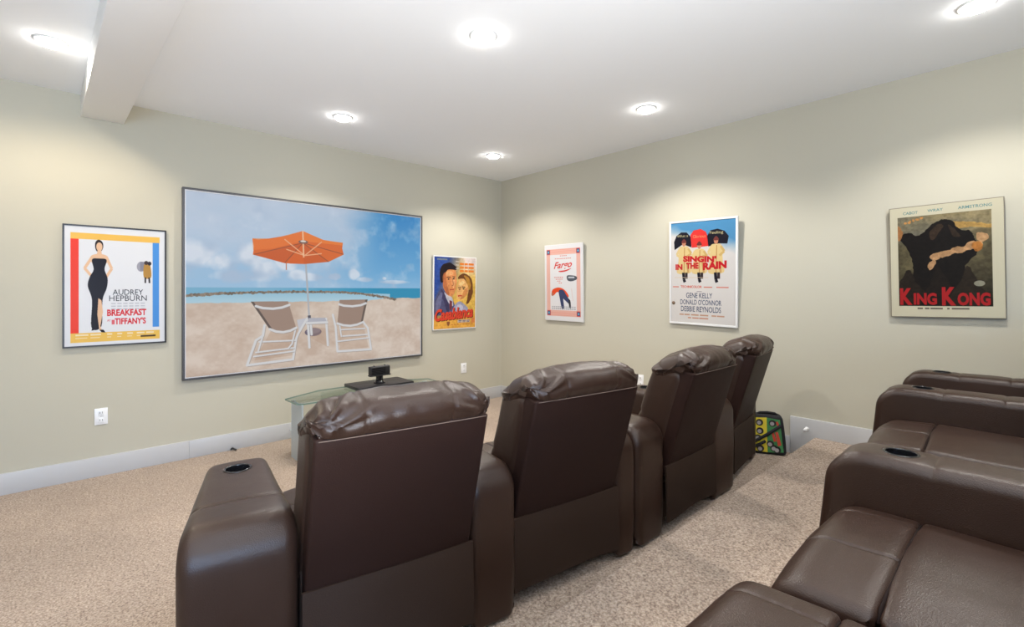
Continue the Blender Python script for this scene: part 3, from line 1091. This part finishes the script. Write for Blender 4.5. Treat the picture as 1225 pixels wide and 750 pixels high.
def poster_pair():
    A = Art(300, 430, c8(236, 190, 96))
    V = (np.arange(A.h) / A.h)[:, None]
    U = (np.arange(A.w) / A.w)[None, :]
    t = np.clip((U + V * 0.55 - 0.30) / 0.5, 0, 1)[..., None]
    A.a[:] = np.array(c8(48, 76, 150)) * (1 - t) + np.array(c8(240, 194, 92)) * t
    tr = (np.clip((U - .55) / .2, 0, 1) * np.clip((.30 - V) / .2, 0, 1))[..., None]
    A.a[:] = A.a * (1 - tr) + np.array(c8(232, 214, 206)) * tr
    lo_ = (np.clip((V - .78) / .1, 0, 1) * np.ones_like(U))[..., None]
    A.a[:] = A.a * (1 - lo_) + np.array(c8(240, 176, 76)) * lo_
    rs = np.random.RandomState(5)
    A.a += (fbm(A.h, A.w, 12, 3, 9) - .5)[..., None] * 0.16
    # plain man and woman, cheek to cheek
    A.curve([(.02, .60), (.16, .44), (.34, .50), (.50, .70), (.46, .78), (.02, .80)], c8(88, 88, 122))
    A.curve([(.15, .46), (.24, .50), (.36, .70), (.30, .76)], c8(70, 66, 98))
    A.curve([(.44, .72), (.60, .62), (.78, .70), (.80, .78), (.46, .80)], c8(168, 166, 190))
    A.curve([(.20, .22), (.30, .14), (.48, .16), (.52, .30), (.50, .46), (.40, .56), (.30, .52), (.20, .40)], c8(230, 150, 92))
    A.curve([(.12, .20), (.20, .11), (.38, .08), (.52, .14), (.50, .18), (.34, .17), (.24, .23), (.20, .34), (.14, .34)], c8(40, 32, 36))
    A.curve([(.56, .36), (.64, .28), (.78, .30), (.84, .42), (.74, .56), (.60, .60), (.52, .52)], c8(244, 186, 116))
    A.curve([(.56, .30), (.66, .22), (.84, .26), (.93, .40), (.90, .58), (.78, .66), (.80, .52), (.82, .40), (.70, .30)], c8(118, 72, 40))
    A.curve([(.70, .25), (.82, .28), (.88, .40), (.84, .46), (.78, .34)], c8(196, 140, 60))
    A.curve([(.20, .24), (.26, .22), (.28, .36), (.36, .52), (.28, .50), (.20, .38)], c8(186, 106, 66), .8)
    A.curve([(.40, .30), (.46, .29), (.48, .38), (.44, .44), (.42, .40)], c8(246, 186, 128), .7)
    A.curve([(.28, .20), (.38, .19), (.44, .23), (.36, .26), (.28, .25)], c8(248, 190, 130), .7)
    A.curve([(.72, .46), (.80, .42), (.76, .54), (.62, .595), (.66, .54)], c8(214, 136, 76), .8)
    A.curve([(.58, .38), (.66, .33), (.72, .35), (.64, .40)], c8(252, 214, 150), .8)
    A.curve([(.24, .50), (.32, .53), (.42, .57), (.44, .68), (.36, .66)], c8(226, 222, 226), .8)
    A.poly([(.36, .60), (.42, .62), (.41, .74), (.37, .74)], c8(120, 60, 66))
    A.curve([(.05, .62), (.15, .50), (.20, .52), (.12, .72), (.05, .76)], c8(124, 124, 156), .8)
    A.curve([(.50, .72), (.60, .66), (.70, .70), (.62, .76)], c8(206, 204, 220), .8)
    for x, y, l in ((.33, .285, .10), (.45, .275, .06), (.60, .42, .07), (.70, .415, .08)):
        A.line([(x - l / 2, y), (x + l / 2, y + .004)], .018, c8(72, 44, 36))
        A.ell(x, y + .028, .022, .010, c8(60, 42, 40))
    A.line([(.42, .30), (.44, .39), (.40, .40)], .014, c8(170, 96, 60))
    A.line([(.36, .455), (.46, .45)], .020, c8(176, 70, 54))
    A.line([(.57, .54), (.66, .535)], .022, c8(206, 70, 50))
    A.line([(.60, .44), (.585, .49)], .010, c8(206, 132, 80))
    A.warp(.035, 61, .06)
    for y in (.075, .125, .175):
        for x0, x1 in ((.60, .70), (.715, .80), (.815, .95)):
            A.rect(x0, y, x1, y + .030, c8(238, 130, 44))
    for y in (.05, .10, .15):
        A.rect(.50, y, .57, y + .010, c8(226, 214, 210), .8)
    A.rect(.06, .025, .30, .045, c8(150, 150, 130), .7)
    A.text('Casablanca', (.035, .735, .955, .905), c8(40, 24, 24), shear=.25, bold=.05, rise=.045)
    A.text('Casablanca', (.022, .728, .942, .898), c8(232, 76, 54), shear=.25, bold=.045, rise=.045)
    A.rect(.56, .885, .86, .925, c8(222, 214, 214), .75)
    for x in (.58, .68, .78):
        A.rect(x, .890, x + .08, .902, c8(110, 100, 130))
        A.rect(x, .910, x + .07, .921, c8(130, 110, 130))
    A.curve([(.30, .905), (.335, .90), (.37, .905), (.365, .94), (.335, .965), (.305, .94)], c8(150, 92, 60))
    A.rect(.90, .86, .985, .935, c8(220, 120, 80), .7)
    for x in np.arange(.40, .9, .07):
        A.rect(x, .945, x + .05, .953, c8(206, 120, 60))
    return A.image('pair_print')


def poster_sampler():
    A = Art(280, 430, c8(238, 236, 236))
    pk = c8(244, 178, 160)
    A.rect(.045, .055, .955, .945, pk, .8)
    for k in range(3):
        o = .018 * k
        A.rect(.060 + o * 1.4, .064 + o, .940 - o * 1.4, .068 + o, c8(238, 150, 130))
        A.rect(.060 + o * 1.4, .930 - o, .940 - o * 1.4, .934 - o, c8(238, 150, 130))
    A.rect(.145, .130, .855, .865, c8(240, 238, 238))
    for x in (.10, .90):
        for y in (.093, .905):
            A.rect(x - .048, y - .034, x + .048, y + .034, c8(214, 90, 84))
            A.rect(x - .034, y - .024, x + .034, y + .024, c8(70, 84, 130))
            A.ell(x, y, .022, .014, c8(120, 200, 226))
    for x0, x1, y in ((.42, .60, .142), (.28, .72, .178), (.26, .48, .425), (.30, .46, .450), (.34, .44, .474), (.38, .44, .50)):
        for x in np.arange(x0, x1, .05):
            A.rect(x, y, x + .036, y + .012, c8(234, 150, 138))
    A.text('Fargo', (.25, .232, .74, .345), c8(226, 66, 56), shear=.35, bold=.02, rise=.02)
    A.curve([(.38, .348), (.55, .338), (.72, .315), (.60, .350), (.44, .362)], c8(226, 66, 56))
    A.curve([(.60, .42), (.66, .405), (.84, .42), (.86, .46), (.72, .485), (.62, .47)], c8(92, 96, 104))
    A.rect(.64, .425, .80, .445, c8(210, 214, 220))
    # plain resting figure in red jumper and blue trousers
    A.curve([(.18, .645), (.22, .59), (.38, .565), (.52, .59), (.62, .645), (.64, .69), (.50, .66), (.34, .625), (.24, .67)], c8(240, 84, 44))
    A.curve([(.38, .61), (.50, .60), (.58, .66), (.68, .74), (.66, .78), (.54, .73), (.50, .72), (.52, .83), (.46, .84), (.41, .72)], c8(66, 74, 110))
    A.ell(.205, .655, .034, .024, c8(200, 120, 90))
    A.curve([(.64, .72), (.69, .74), (.70, .83), (.66, .82)], c8(60, 58, 66))
    A.line([(.72, .58), (.74, .66), (.76, .74)], .012, c8(238, 206, 196))
    for y in (.815, .832, .848):
        for x in np.arange(.18, .82, .055):
            A.rect(x, y, x + .042, y + .007, c8(150, 150, 156))
    return A.image('sampler_print')


def poster_umbrellas():
    A = Art(320, 480, c8(226, 220, 214))
    V = (np.arange(A.h) / A.h)[:, None]
    U = (np.arange(A.w) / A.w)[None, :]
    n = fbm(A.h, A.w, 4, 4, 8)
    t = np.clip((.24 - V + .20 * (U - .5) + (n - .5) * .25 + .25 * np.clip(U - .82, 0, 1)) / .16, 0, 1)[..., None]
    A.a[:] = A.a * (1 - t) + np.array(c8(84, 146, 190)) * t
    bk, rd = c8(34, 32, 42), c8(232, 60, 56)
    A.poly([(.05, .19), (.09, .13), (.17, .095), (.26, .10), (.33, .15), (.335, .25), (.20, .215), (.06, .27)], bk)
    A.poly([(.32, .13), (.37, .085), (.48, .075), (.56, .105), (.595, .16), (.60, .245), (.34, .255)], rd)
    A.poly([(.58, .15), (.63, .095), (.74, .085), (.84, .11), (.90, .16), (.88, .23), (.75, .225), (.60, .25)], bk)
    A.text('What a', (.10, .120, .28, .145), c8(232, 218, 160))
    A.text('Glorious', (.36, .130, .56, .160), c8(246, 170, 120))
    A.text('Feeling', (.62, .105, .82, .140), c8(232, 218, 160))
    yel, sh, sk = c8(232, 204, 142), c8(190, 140, 84), c8(206, 140, 108)
    for cx, dy in ((.215, .0), (.46, .03), (.715, -.01)):
        A.ell(cx, .205 + dy, .033, .033, sk)
        A.curve([(cx - .042, .197 + dy), (cx, .163 + dy), (cx + .042, .197 + dy), (cx, .205 + dy)], c8(120, 60, 56))
        A.curve([(cx - .08, .255 + dy), (cx, .238 + dy), (cx + .08, .255 + dy), (cx + .10, .40), (cx + .11, .50), (cx - .11, .505), (cx - .09, .38)], yel)
        A.line([(cx - .07, .26 + dy), (cx - .12, .32 + dy), (cx - .05, .35)], .035, yel)
        A.line([(cx + .07, .26 + dy), (cx + .12, .31 + dy), (cx + .05, .34)], .035, c8(214, 180, 112))
        A.line([(cx + .01, .25 + dy), (cx, .50)], .012, sh)
        A.line([(cx + .05, .40), (cx + .07, .50)], .03, sh, .7)
        A.line([(cx - .01, .50), (cx, .57), (cx + .015, .595)], .045, bk)
        A.line([(cx + .04, .50), (cx + .04, .56)], .04, c8(60, 48, 50))
    A.rect(.06, .545, .60, .553, c8(228, 206, 176), .7)
    A.text("SINGIN'", (.20, .330, .72, .392), c8(206, 34, 44), bold=.055, rise=-.012)
    A.text('IN', (.075, .415, .19, .472), c8(206, 34, 44), bold=.055)
    A.text('THE', (.25, .402, .45, .462), c8(206, 34, 44), bold=.055)
    A.text('RAIN', (.515, .405, .87, .478), c8(206, 34, 44), bold=.055, rise=.018)
    A.text('TECHNICOLOR', (.16, .628, .50, .652), c8(222, 90, 70), bold=.02)
    for x0, x1 in ((.03, .13), (.53, .66), (.72, .90)):
        A.rect(x0, .638, x1, .648, c8(224, 130, 110))
    A.rect(.42, .683, .50, .690, c8(150, 140, 146))
    A.text('GENE KELLY', (.25, .700, .66, .752), c8(72, 80, 106), bold=.008)
    A.text("DONALD O'CONNOR", (.155, .766, .795, .818), c8(72, 80, 106), bold=.008)
    A.text('DEBBIE REYNOLDS', (.165, .834, .790, .888), c8(72, 80, 106), bold=.008)
    for x0, x1 in ((.14, .21), (.22, .31), (.33, .45), (.47, .60), (.65, .72), (.73, .84)):
        A.rect(x0, .912, x1, .926, c8(200, 156, 128))
    for x0, x1 in ((.28, .33), (.35, .45), (.46, .60)):
        A.rect(x0, .944, x1, .955, c8(206, 140, 112))
    return A.image('umbrellas_print')


def poster_mountain():
    A = Art(360, 470, c8(214, 206, 178))
    x0, y0, x1, y1 = .075, .088, .905, .905
    B = Art(300, 390)
    V = (np.arange(B.h) / B.h)[:, None]
    U = (np.arange(B.w) / B.w)[None, :]
    n = fbm(B.h, B.w, 5, 5, 31, 2.2)
    sky = np.array(c8(92, 92, 84)) * (1 - n[..., None]) + np.array(c8(170, 150, 104)) * n[..., None]
    B.a[:] = sky
    low = np.clip((V - .22 + (n - .5) * .2) / .10, 0, 1)[..., None]
    g = fbm(B.h, B.w, 9, 4, 12)[..., None]
    B.a[:] = B.a * (1 - low) + (np.array(c8(54, 48, 36)) * (1 - g) + np.array(c8(122, 112, 80)) * g) * low
    dark = np.clip((V - .62) / .3, 0, 1)[..., None]
    B.a[:] = B.a * (1 - .6 * dark)
    B.curve([(.60, .10), (.98, .14), (.98, .18), (.62, .16)], c8(206, 160, 84), .8)
    # a plain dark mountain under a stormy sky, with a bright strip of torn cloud across it
    bk = c8(26, 22, 20)
    B.curve([(.0, .24), (.10, .18), (.22, .22), (.34, .13), (.44, .08), (.52, .07), (.60, .10), (.70, .19), (.80, .22), (.86, .42), (.72, .62), (.82, .99), (.04, .99),
             (.18, .62), (.10, .36)], bk)
    for q, cc in (((.06, .99), c8(40, 33, 27)), ((.40, .99), c8(34, 28, 24)), ((.70, .99), c8(44, 36, 28))):
        B.curve([(q[0] - .14, .99), (q[0] - .02, .70), (q[0] + .06, .58), (q[0] + .14, .72), (q[0] + .28, .99)], cc)
    B.curve([(.36, .17), (.44, .11), (.50, .13), (.46, .20), (.40, .27), (.36, .25)], c8(66, 50, 38), .8)
    B.curve([(.56, .13), (.62, .16), (.68, .26), (.62, .24)], c8(60, 46, 36), .8)
    B.curve([(.0, .10), (.06, .16), (.03, .24), (.0, .26)], c8(160, 110, 66))
    for cx, cy, rx, ry, r_ in ((.42, .45, .07, .030, -.4), (.54, .43, .10, .032, -.15), (.68, .40, .10, .034, -.2), (.82, .36, .10, .045, -.3), (.38, .53, .035, .07, .2),
                               (.90, .28, .05, .05, -.8)):
        B.ell(cx, cy, rx, ry, c8(208, 160, 112), .85, r_)
    B.ell(.86, .37, .06, .055, c8(188, 116, 48), .8)
    for k in range(5):
        B.ell(.09 + .045 * k, .065 - .008 * k, .018, .012, c8(196, 140, 80))
    B.warp(.06, 77, .10)
    B.ell(.87, .76, .055, .030, c8(190, 186, 160), .7)
    ih, iw = int((y1 - y0) * A.h), int((x1 - x0) * A.w)
    yy = (np.arange(ih) / ih * B.h).astype(int)
    xx = (np.arange(iw) / iw * B.w).astype(int)
    A.a[int(y0 * A.h):int(y0 * A.h) + ih, int(x0 * A.w):int(x0 * A.w) + iw] = B.a[yy][:, xx]
    A.text('CABOT', (.13, .040, .27, .066), c8(96, 140, 142), bold=.01)
    A.text('WRAY', (.36, .036, .50, .060), c8(96, 140, 142), bold=.01)
    A.text('ARMSTRONG', (.63, .036, .91, .062), c8(96, 140, 142), bold=.01)
    rd = c8(176, 38, 40)
    for tx, bx in (('K', (.085, .740, .205, .895)), ('ING', (.215, .785, .430, .893)), ('K', (.475, .735, .60, .898)), ('ONG', (.61, .785, .885, .897))):
        A.text(tx, bx, rd, bold=.05)
    for a, b_ in ((.25, .30), (.32, .36), (.37, .48), (.52, .54), (.56, .71)):
        A.rect(a, .918, b_, .932, c8(110, 100, 90))
    return A.image('mountain_print')


# ------------------------------------------------------------------ things on the walls
def rails(parent, wd, ht, t, d0, d1, m, name='frame_rail', bev=0.0015):
    """four separate frame members around a wd x ht opening; local -Y faces the room"""
    for lo_, hi_ in (((-wd / 2 - t, -d1, ht / 2), (wd / 2 + t, -d0, ht / 2 + t)), ((-wd / 2 - t, -d1, -ht / 2 - t), (wd / 2 + t, -d0, -ht / 2)),
                     ((-wd / 2 - t, -d1, -ht / 2), (-wd / 2, -d0, ht / 2)), ((wd / 2, -d1, -ht / 2), (wd / 2 + t, -d0, ht / 2))):
        box(name, lo_, hi_, m, parent, bevel=bev, seg=1)


# projection screen
ps = empty('projection_screen', ((0.659 + 2.953) / 2, YB, 1.4605))
tag(ps, 'large framed wall screen showing an orange parasol on a beach', 'screen')
W_, H_ = 2.294, 1.606
box('backing_panel', (-W_ / 2 + .01, -0.030, -H_ / 2 + .01), (W_ / 2 - .01, -0.001, H_ / 2 - .01), M['black'], ps)
rails(ps, W_ - .036, H_ - .036, 0.018, 0.001, 0.045, M['frame_dark'])
rails(ps, W_ - .048, H_ - .048, 0.006, 0.030, 0.040, M['frame_lip'], 'inner_lip', 0.0)
print_face('picture', ps, W_ - .05, H_ - .05, -0.0345, print_mat('lit_beach_picture', beach_art(), emit=0.86, rough=0.5))


def poster(name, label, wall, c, wd, ht, im, roll=0.0, tilt=0.0, frame=None, fm=None, thick=0.02, lip=0.0, edge=None):
    """c: (along-wall coordinate, z) of the centre; roll about the wall normal, tilt = top leaning into the room"""
    t = bpy.data.objects.new(name, None)
    COL.objects.link(t)
    t.empty_display_size = 0.1
    off = math.sin(abs(tilt)) * ht / 2 + 0.003
    if wall == 'back':
        t.location = (c[0], YB - off, c[1])
        rot = Matrix.Identity(3)
    else:
        t.location = (XR - off, c[0], c[1])
        rot = Matrix.Rotation(R(-90), 3, 'Z')
    rot = rot @ Matrix.Rotation(tilt, 3, 'X') @ Matrix.Rotation(roll, 3, 'Y')
    t.rotation_euler = rot.to_euler()
    tag(t, label, 'poster', 'movie posters')
    m = print_mat(name + '_print', im)
    if frame:
        box('backing_board', (-wd / 2 + .002, -thick * .7, -ht / 2 + .002), (wd / 2 - .002, 0, ht / 2 - .002), M['board'], t)
        rails(t, wd - 2 * frame, ht - 2 * frame, frame, 0, thick, fm)
        print_face('print', t, wd - 2 * frame, ht - 2 * frame, -thick * .72, m)
    else:
        box('backing_board', (-wd / 2, -thick, -ht / 2), (wd / 2, 0, ht / 2), edge or M['board'], t, bevel=0.001, seg=1)
        print_face('print', t, wd - 2 * lip, ht - 2 * lip, -thick - .0008, m)
    return t


poster('movie_poster', 'black framed poster of a woman in a long black dress, left of the screen', 'back', (0.2455, 1.438), 0.617, 0.910, poster_dress(),
       tilt=0.0, frame=0.011, fm=M['black'], thick=0.022)
poster('movie_poster', 'unframed yellow and blue poster of a couple cheek to cheek, between screen and corner', 'back', (3.427, 1.380), 0.640, 0.886, poster_pair(),
       tilt=R(1.0), thick=0.018, lip=0.012)
poster('movie_poster', 'small white poster with pink stitched border, first on right wall from the corner', 'right', (3.672, 1.500), 0.578, 0.890, poster_sampler(),
       tilt=R(1.2), roll=R(0.3), thick=0.02, lip=0.006)
pu = poster('movie_poster', 'crooked poster with black and red umbrellas, middle of the right wall', 'right', (2.015, 1.568), 0.632, 0.955, poster_umbrellas(),
            tilt=R(2.4), roll=R(1.2), frame=0.017, fm=M['board'], thick=0.02)
bm = bmesh.new()
add_lathe(bm, [(0, 0.004), (0.012, 0.003), (0.017, 0.0), (0, 0)], (0, 0, 0), 16)
bmesh.ops.rotate(bm, verts=bm.verts, cent=(0, 0, 0), matrix=Matrix.Rotation(R(90), 3, 'X'))
bmesh.ops.translate(bm, verts=bm.verts, vec=(-0.275, -0.0150, -0.283))
sk_ = build('round_sticker', bm, plain('brown_sticker', (0.16, 0.10, 0.06), 0.5), pu, True)
poster('movie_poster', 'wide cream poster with red lettering and dark mountain, near right end of the wall', 'right', (0.393, 1.600), 0.556, 0.744, poster_mountain(),
       tilt=R(1.0), roll=R(-0.8), thick=0.024, lip=0.004, edge=M['board_grey'])


def outlet(label, wall, c, wd=0.077, ht=0.124):
    t = empty('wall_outlet')
    t.location = (c[0], YB, c[1]) if wall == 'back' else (XR, c[0], c[1])
    if wall == 'right':
        t.rotation_euler = (0, 0, R(-90))
    tag(t, label, 'outlet', 'white wall outlets')
    box('cover_plate', (-wd / 2, -0.006, -ht / 2), (wd / 2, 0, ht / 2), M['white_plastic'], t, bevel=0.002)
    for z in (-0.028, 0.028):
        s = box('socket', (-0.017, -0.0085, z - .019), (0.017, -0.005, z + .019), M['white_plastic'], t, bevel=0.0015)
        bm = bmesh.new()
        for x in (-.007, .007):
            add_box(bm, (x - .0014, -0.0092, z - .006), (x + .0014, -0.0080, z + .008))
        build('slots', bm, M['socket_dark'], s)
    bm = bmesh.new()
    add_lathe(bm, [(0, .0015), (.003, .001), (.0035, 0)], (0, 0, 0), 10)
    bmesh.ops.rotate(bm, verts=bm.verts, cent=(0, 0, 0), matrix=Matrix.Rotation(R(90), 3, 'X'))
    bmesh.ops.translate(bm, verts=bm.verts, vec=(0, -.0058, 0))
    build('screw', bm, M['metal'], t, True)


outlet('white wall outlet left of the screen below the black framed poster', 'back', (0.152, 0.449))
outlet('white wall outlet on the screen wall near the far corner', 'back', (3.571, 0.446), 0.085)
outlet('white wall outlet on right wall behind the front row', 'right', (2.668, 0.500), 0.07)

# door stop screwed to the riser baseboard
ds = empty('door_stop', (XR - BT - .003, 1.185, 0.335))
tag(ds, 'small white door stop on the raised baseboard beside the step', 'door stop')
bm = bmesh.new()
add_lathe(bm, [(0, 0.0), (0.016, 0.0), (0.015, 0.004), (0.006, 0.006), (0.006, 0.035), (0, 0.035)], (0, 0, 0), 16)
bmesh.ops.rotate(bm, verts=bm.verts, cent=(0, 0, 0), matrix=Matrix.Rotation(R(-90), 3, 'Y'))
build('rod', bm, M['white_plastic'], ds, True)
bm = bmesh.new()
add_lathe(bm, [(0, 0.033), (0.011, 0.033), (0.012, 0.040), (0.010, 0.050), (0, 0.051)], (0, 0, 0), 16)
bmesh.ops.rotate(bm, verts=bm.verts, cent=(0, 0, 0), matrix=Matrix.Rotation(R(-90), 3, 'Y'))
build('rubber_tip', bm, M['white_plastic'], ds, True)

# cable end poking out by the skirting
bm = bmesh.new()
add_tube(bm, [(1.02, YB - .018, 0.010), (1.025, YB - .035, 0.022), (1.035, YB - .055, 0.016), (1.05, YB - .065, 0.008)], 0.008)
tag(build('cable_stub', bm, M['black'], None, True), 'short black cable end on carpet against the back baseboard', 'cable')

# ------------------------------------------------------------------ glass stand with media box and sensor
TZ = 0.50
gs = empty('glass_table', (2.0, 4.18, 0))
tag(gs, 'clear glass stand with cut corners on frosted panels below the screen', 'table')
outline = [(-0.50, -0.235), (0.52, -0.235), (0.70, 0.05), (0.62, 0.22), (-0.33, 0.22), (-0.70, 0.05), (-0.695, -0.20)]
outline = [(-0.70, 0.05), (-0.69, -0.20), (-0.64, -0.235), (0.64, -0.235), (0.69, -0.20), (0.70, 0.05), (0.36, 0.22), (-0.36, 0.22)]
bm = bmesh.new()
top = [bm.verts.new((x, y, TZ)) for x, y in outline]
bot = [bm.verts.new((x, y, TZ - .012)) for x, y in outline]
bm.faces.new(top)
bm.faces.new(bot[::-1])
build('glass_top', bm, M['glass'], gs)
bm = bmesh.new()
n_ = len(outline)
for k in range(n_):
    a, b_ = outline[k], outline[(k + 1) % n_]
    vs = [bm.verts.new((*a, TZ - .0118)), bm.verts.new((*b_, TZ - .0118)), bm.verts.new((*b_, TZ - .0002)), bm.verts.new((*a, TZ - .0002))]
    bm.faces.new(vs)
build('glass_edge', bm, M['glass_edge'], gs)
for s in (-1, 1):
    box('side_panel', (s * .64 - .006, -0.20, 0), (s * .64 + .006, 0.06, TZ - .022), M['frost'], gs, bevel=0.001, seg=1)
    for y in (-.15, 0.0):
        bm = bmesh.new()
        add_lathe(bm, [(0, 0), (.014, 0), (.014, .010), (0, .010)], (s * .64, y, TZ - .022), 14)
        build('mounting_stud', bm, M['metal'], gs, True)
box('back_panel', (-0.36, 0.155, 0.0), (0.36, 0.163, TZ - .013), M['glass'], gs)
box('shelf', (-0.632, -0.19, 0.20), (0.632, 0.15, 0.21), M['frost'], gs)

mb = box('media_box', (1.875, 4.06, TZ + .0005), (2.43, 4.385, TZ + .030), M['black'], None, bevel=0.003)
tag(mb, 'flat black media box lying on the glass stand', 'media box')
sn = empty('motion_sensor', (2.14, 4.20, TZ + .0305))
tag(sn, 'small black sensor bar on a neck, standing on the media box', 'sensor')
bm = bmesh.new()
add_lathe(bm, [(0, 0), (.055, 0), (.055, .006), (.040, .016), (.034, .022), (.033, .070), (0, .070)], (0, 0, 0), 20)
build('neck', bm, M['black_gloss'], sn, True, 35)
bm = bmesh.new()
add_box(bm, (-.105, -.030, .068), (.105, .030, .080), .004)
add_box(bm, (-.102, -.024, .078), (.102, .030, .160), .010, 3)
for x in (-.055, .055):
    add_box(bm, (x - .004, -.01, .158), (x + .004, .01, .168), .001, 1)
build('head', bm, M['black'], sn, True, 35)
bm = bmesh.new()
for k in range(5):
    add_box(bm, (-.085, -.0265, .092 + k * .012), (.05, -.0235, .096 + k * .012))
build('grille', bm, M['black_gloss'], sn)

# ------------------------------------------------------------------ patterned bag on the step
bg = empty('lunch_bag', (4.072, 1.435, Z1), R(-64))
tag(bg, 'small yellow and green patterned bag leaning by the wall behind the front row', 'bag')
bm = bmesh.new()
prof = round_poly([(-0.075, 0.0, 0.02), (-0.055, 0.30, 0.03), (0.035, 0.31, 0.03), (0.065, 0.0, 0.02)], 0.02)
pillow(bm, prof, -0.128, 0.128, 0.03, nx=10, xmap=lambda x, y, z: x * (1.0 - 0.22 * (z / 0.31) ** 2))
build('body', bm, M['black_matte'], bg, True)


def on_bag(u, v, d):
    """u,v across the sloped front face"""
    x = u * (1.0 - 0.22 * (v / 0.31) ** 2)
    return (x, -0.075 + 0.0667 * v - d, v)


def bag_patch(name, us, m, d=0.002):
    bm = bmesh.new()
    vs = [bm.verts.new(on_bag(u, v, d)) for u, v in us]
    bk_ = [bm.verts.new(on_bag(u, v, d - .004)) for u, v in us]
    bm.faces.new(vs)
    k = len(us)
    for i in range(k):
        bm.faces.new((vs[i], bk_[i], bk_[(i + 1) % k], vs[(i + 1) % k]))
    return build(name, bm, m, bg)


bag_patch('yellow_panel', [(-.108, .025), (-.005, .020), (-.012, .285), (-.108, .280)], M['yellow'])
bag_patch('green_panel', [(-.004, .020), (.106, .030), (.100, .275), (-.011, .285)], M['green'])
bag_patch('red_lettering', [(.068, .075), (.092, .085), (.072, .185), (.052, .178)], M['red'], .004)
bag_patch('red_lettering', [(.040, .105), (.058, .110), (.042, .175), (.026, .168)], M['red'], .004)
bag_patch('red_lettering', [(.070, .225), (.088, .230), (.080, .262), (.064, .258)], M['red'], .004)
for u, v in ((-.070, .245), (-.062, .180), (-.075, .125), (-.055, .045), (.035, .245), (.040, .055), (.015, .085), (.062, .045)):
    bm = bmesh.new()
    for r_, dz, in ((.026, .0025),):
        c0 = on_bag(u, v, dz)
        vs = [bm.verts.new((c0[0] + r_ * math.cos(a), c0[1] + .0667 * r_ * math.sin(a), c0[2] + r_ * math.sin(a))) for a in np.linspace(0, 2 * math.pi, 16, endpoint=False)]
        bm.faces.new(vs)
    d_ = build('dark_dot', bm, M['black'], bg)
    bm = bmesh.new()
    c0 = on_bag(u - .003, v - .003, .0035)
    r_ = .015
    vs = [bm.verts.new((c0[0] + r_ * math.cos(a), c0[1] + .0667 * r_ * math.sin(a), c0[2] + r_ * math.sin(a))) for a in np.linspace(0, 2 * math.pi, 14, endpoint=False)]
    bm.faces.new(vs)
    build('grey_dot', bm, M['grey_dot'], d_)
for a, b_ in (((-.13, .075), (.10, .235)), ((-.12, .045), (-.02, .105))):
    bm = bmesh.new()
    pts = [on_bag(a[0] + (b_[0] - a[0]) * t, a[1] + (b_[1] - a[1]) * t, .006 + .006 * math.sin(math.pi * t)) for t in np.linspace(0, 1, 8)]
    add_tube(bm, pts, 0.012, 8)
    build('strap', bm, M['black_matte'], bg, True)
bm = bmesh.new()
add_tube(bm, [(-.07, -.01, .302), (-.05, -.012, .314), (.0, -.012, .318), (.05, -.012, .314), (.07, -.01, .302)], .010, 8)
build('handle', bm, M['black_matte'], bg, True)
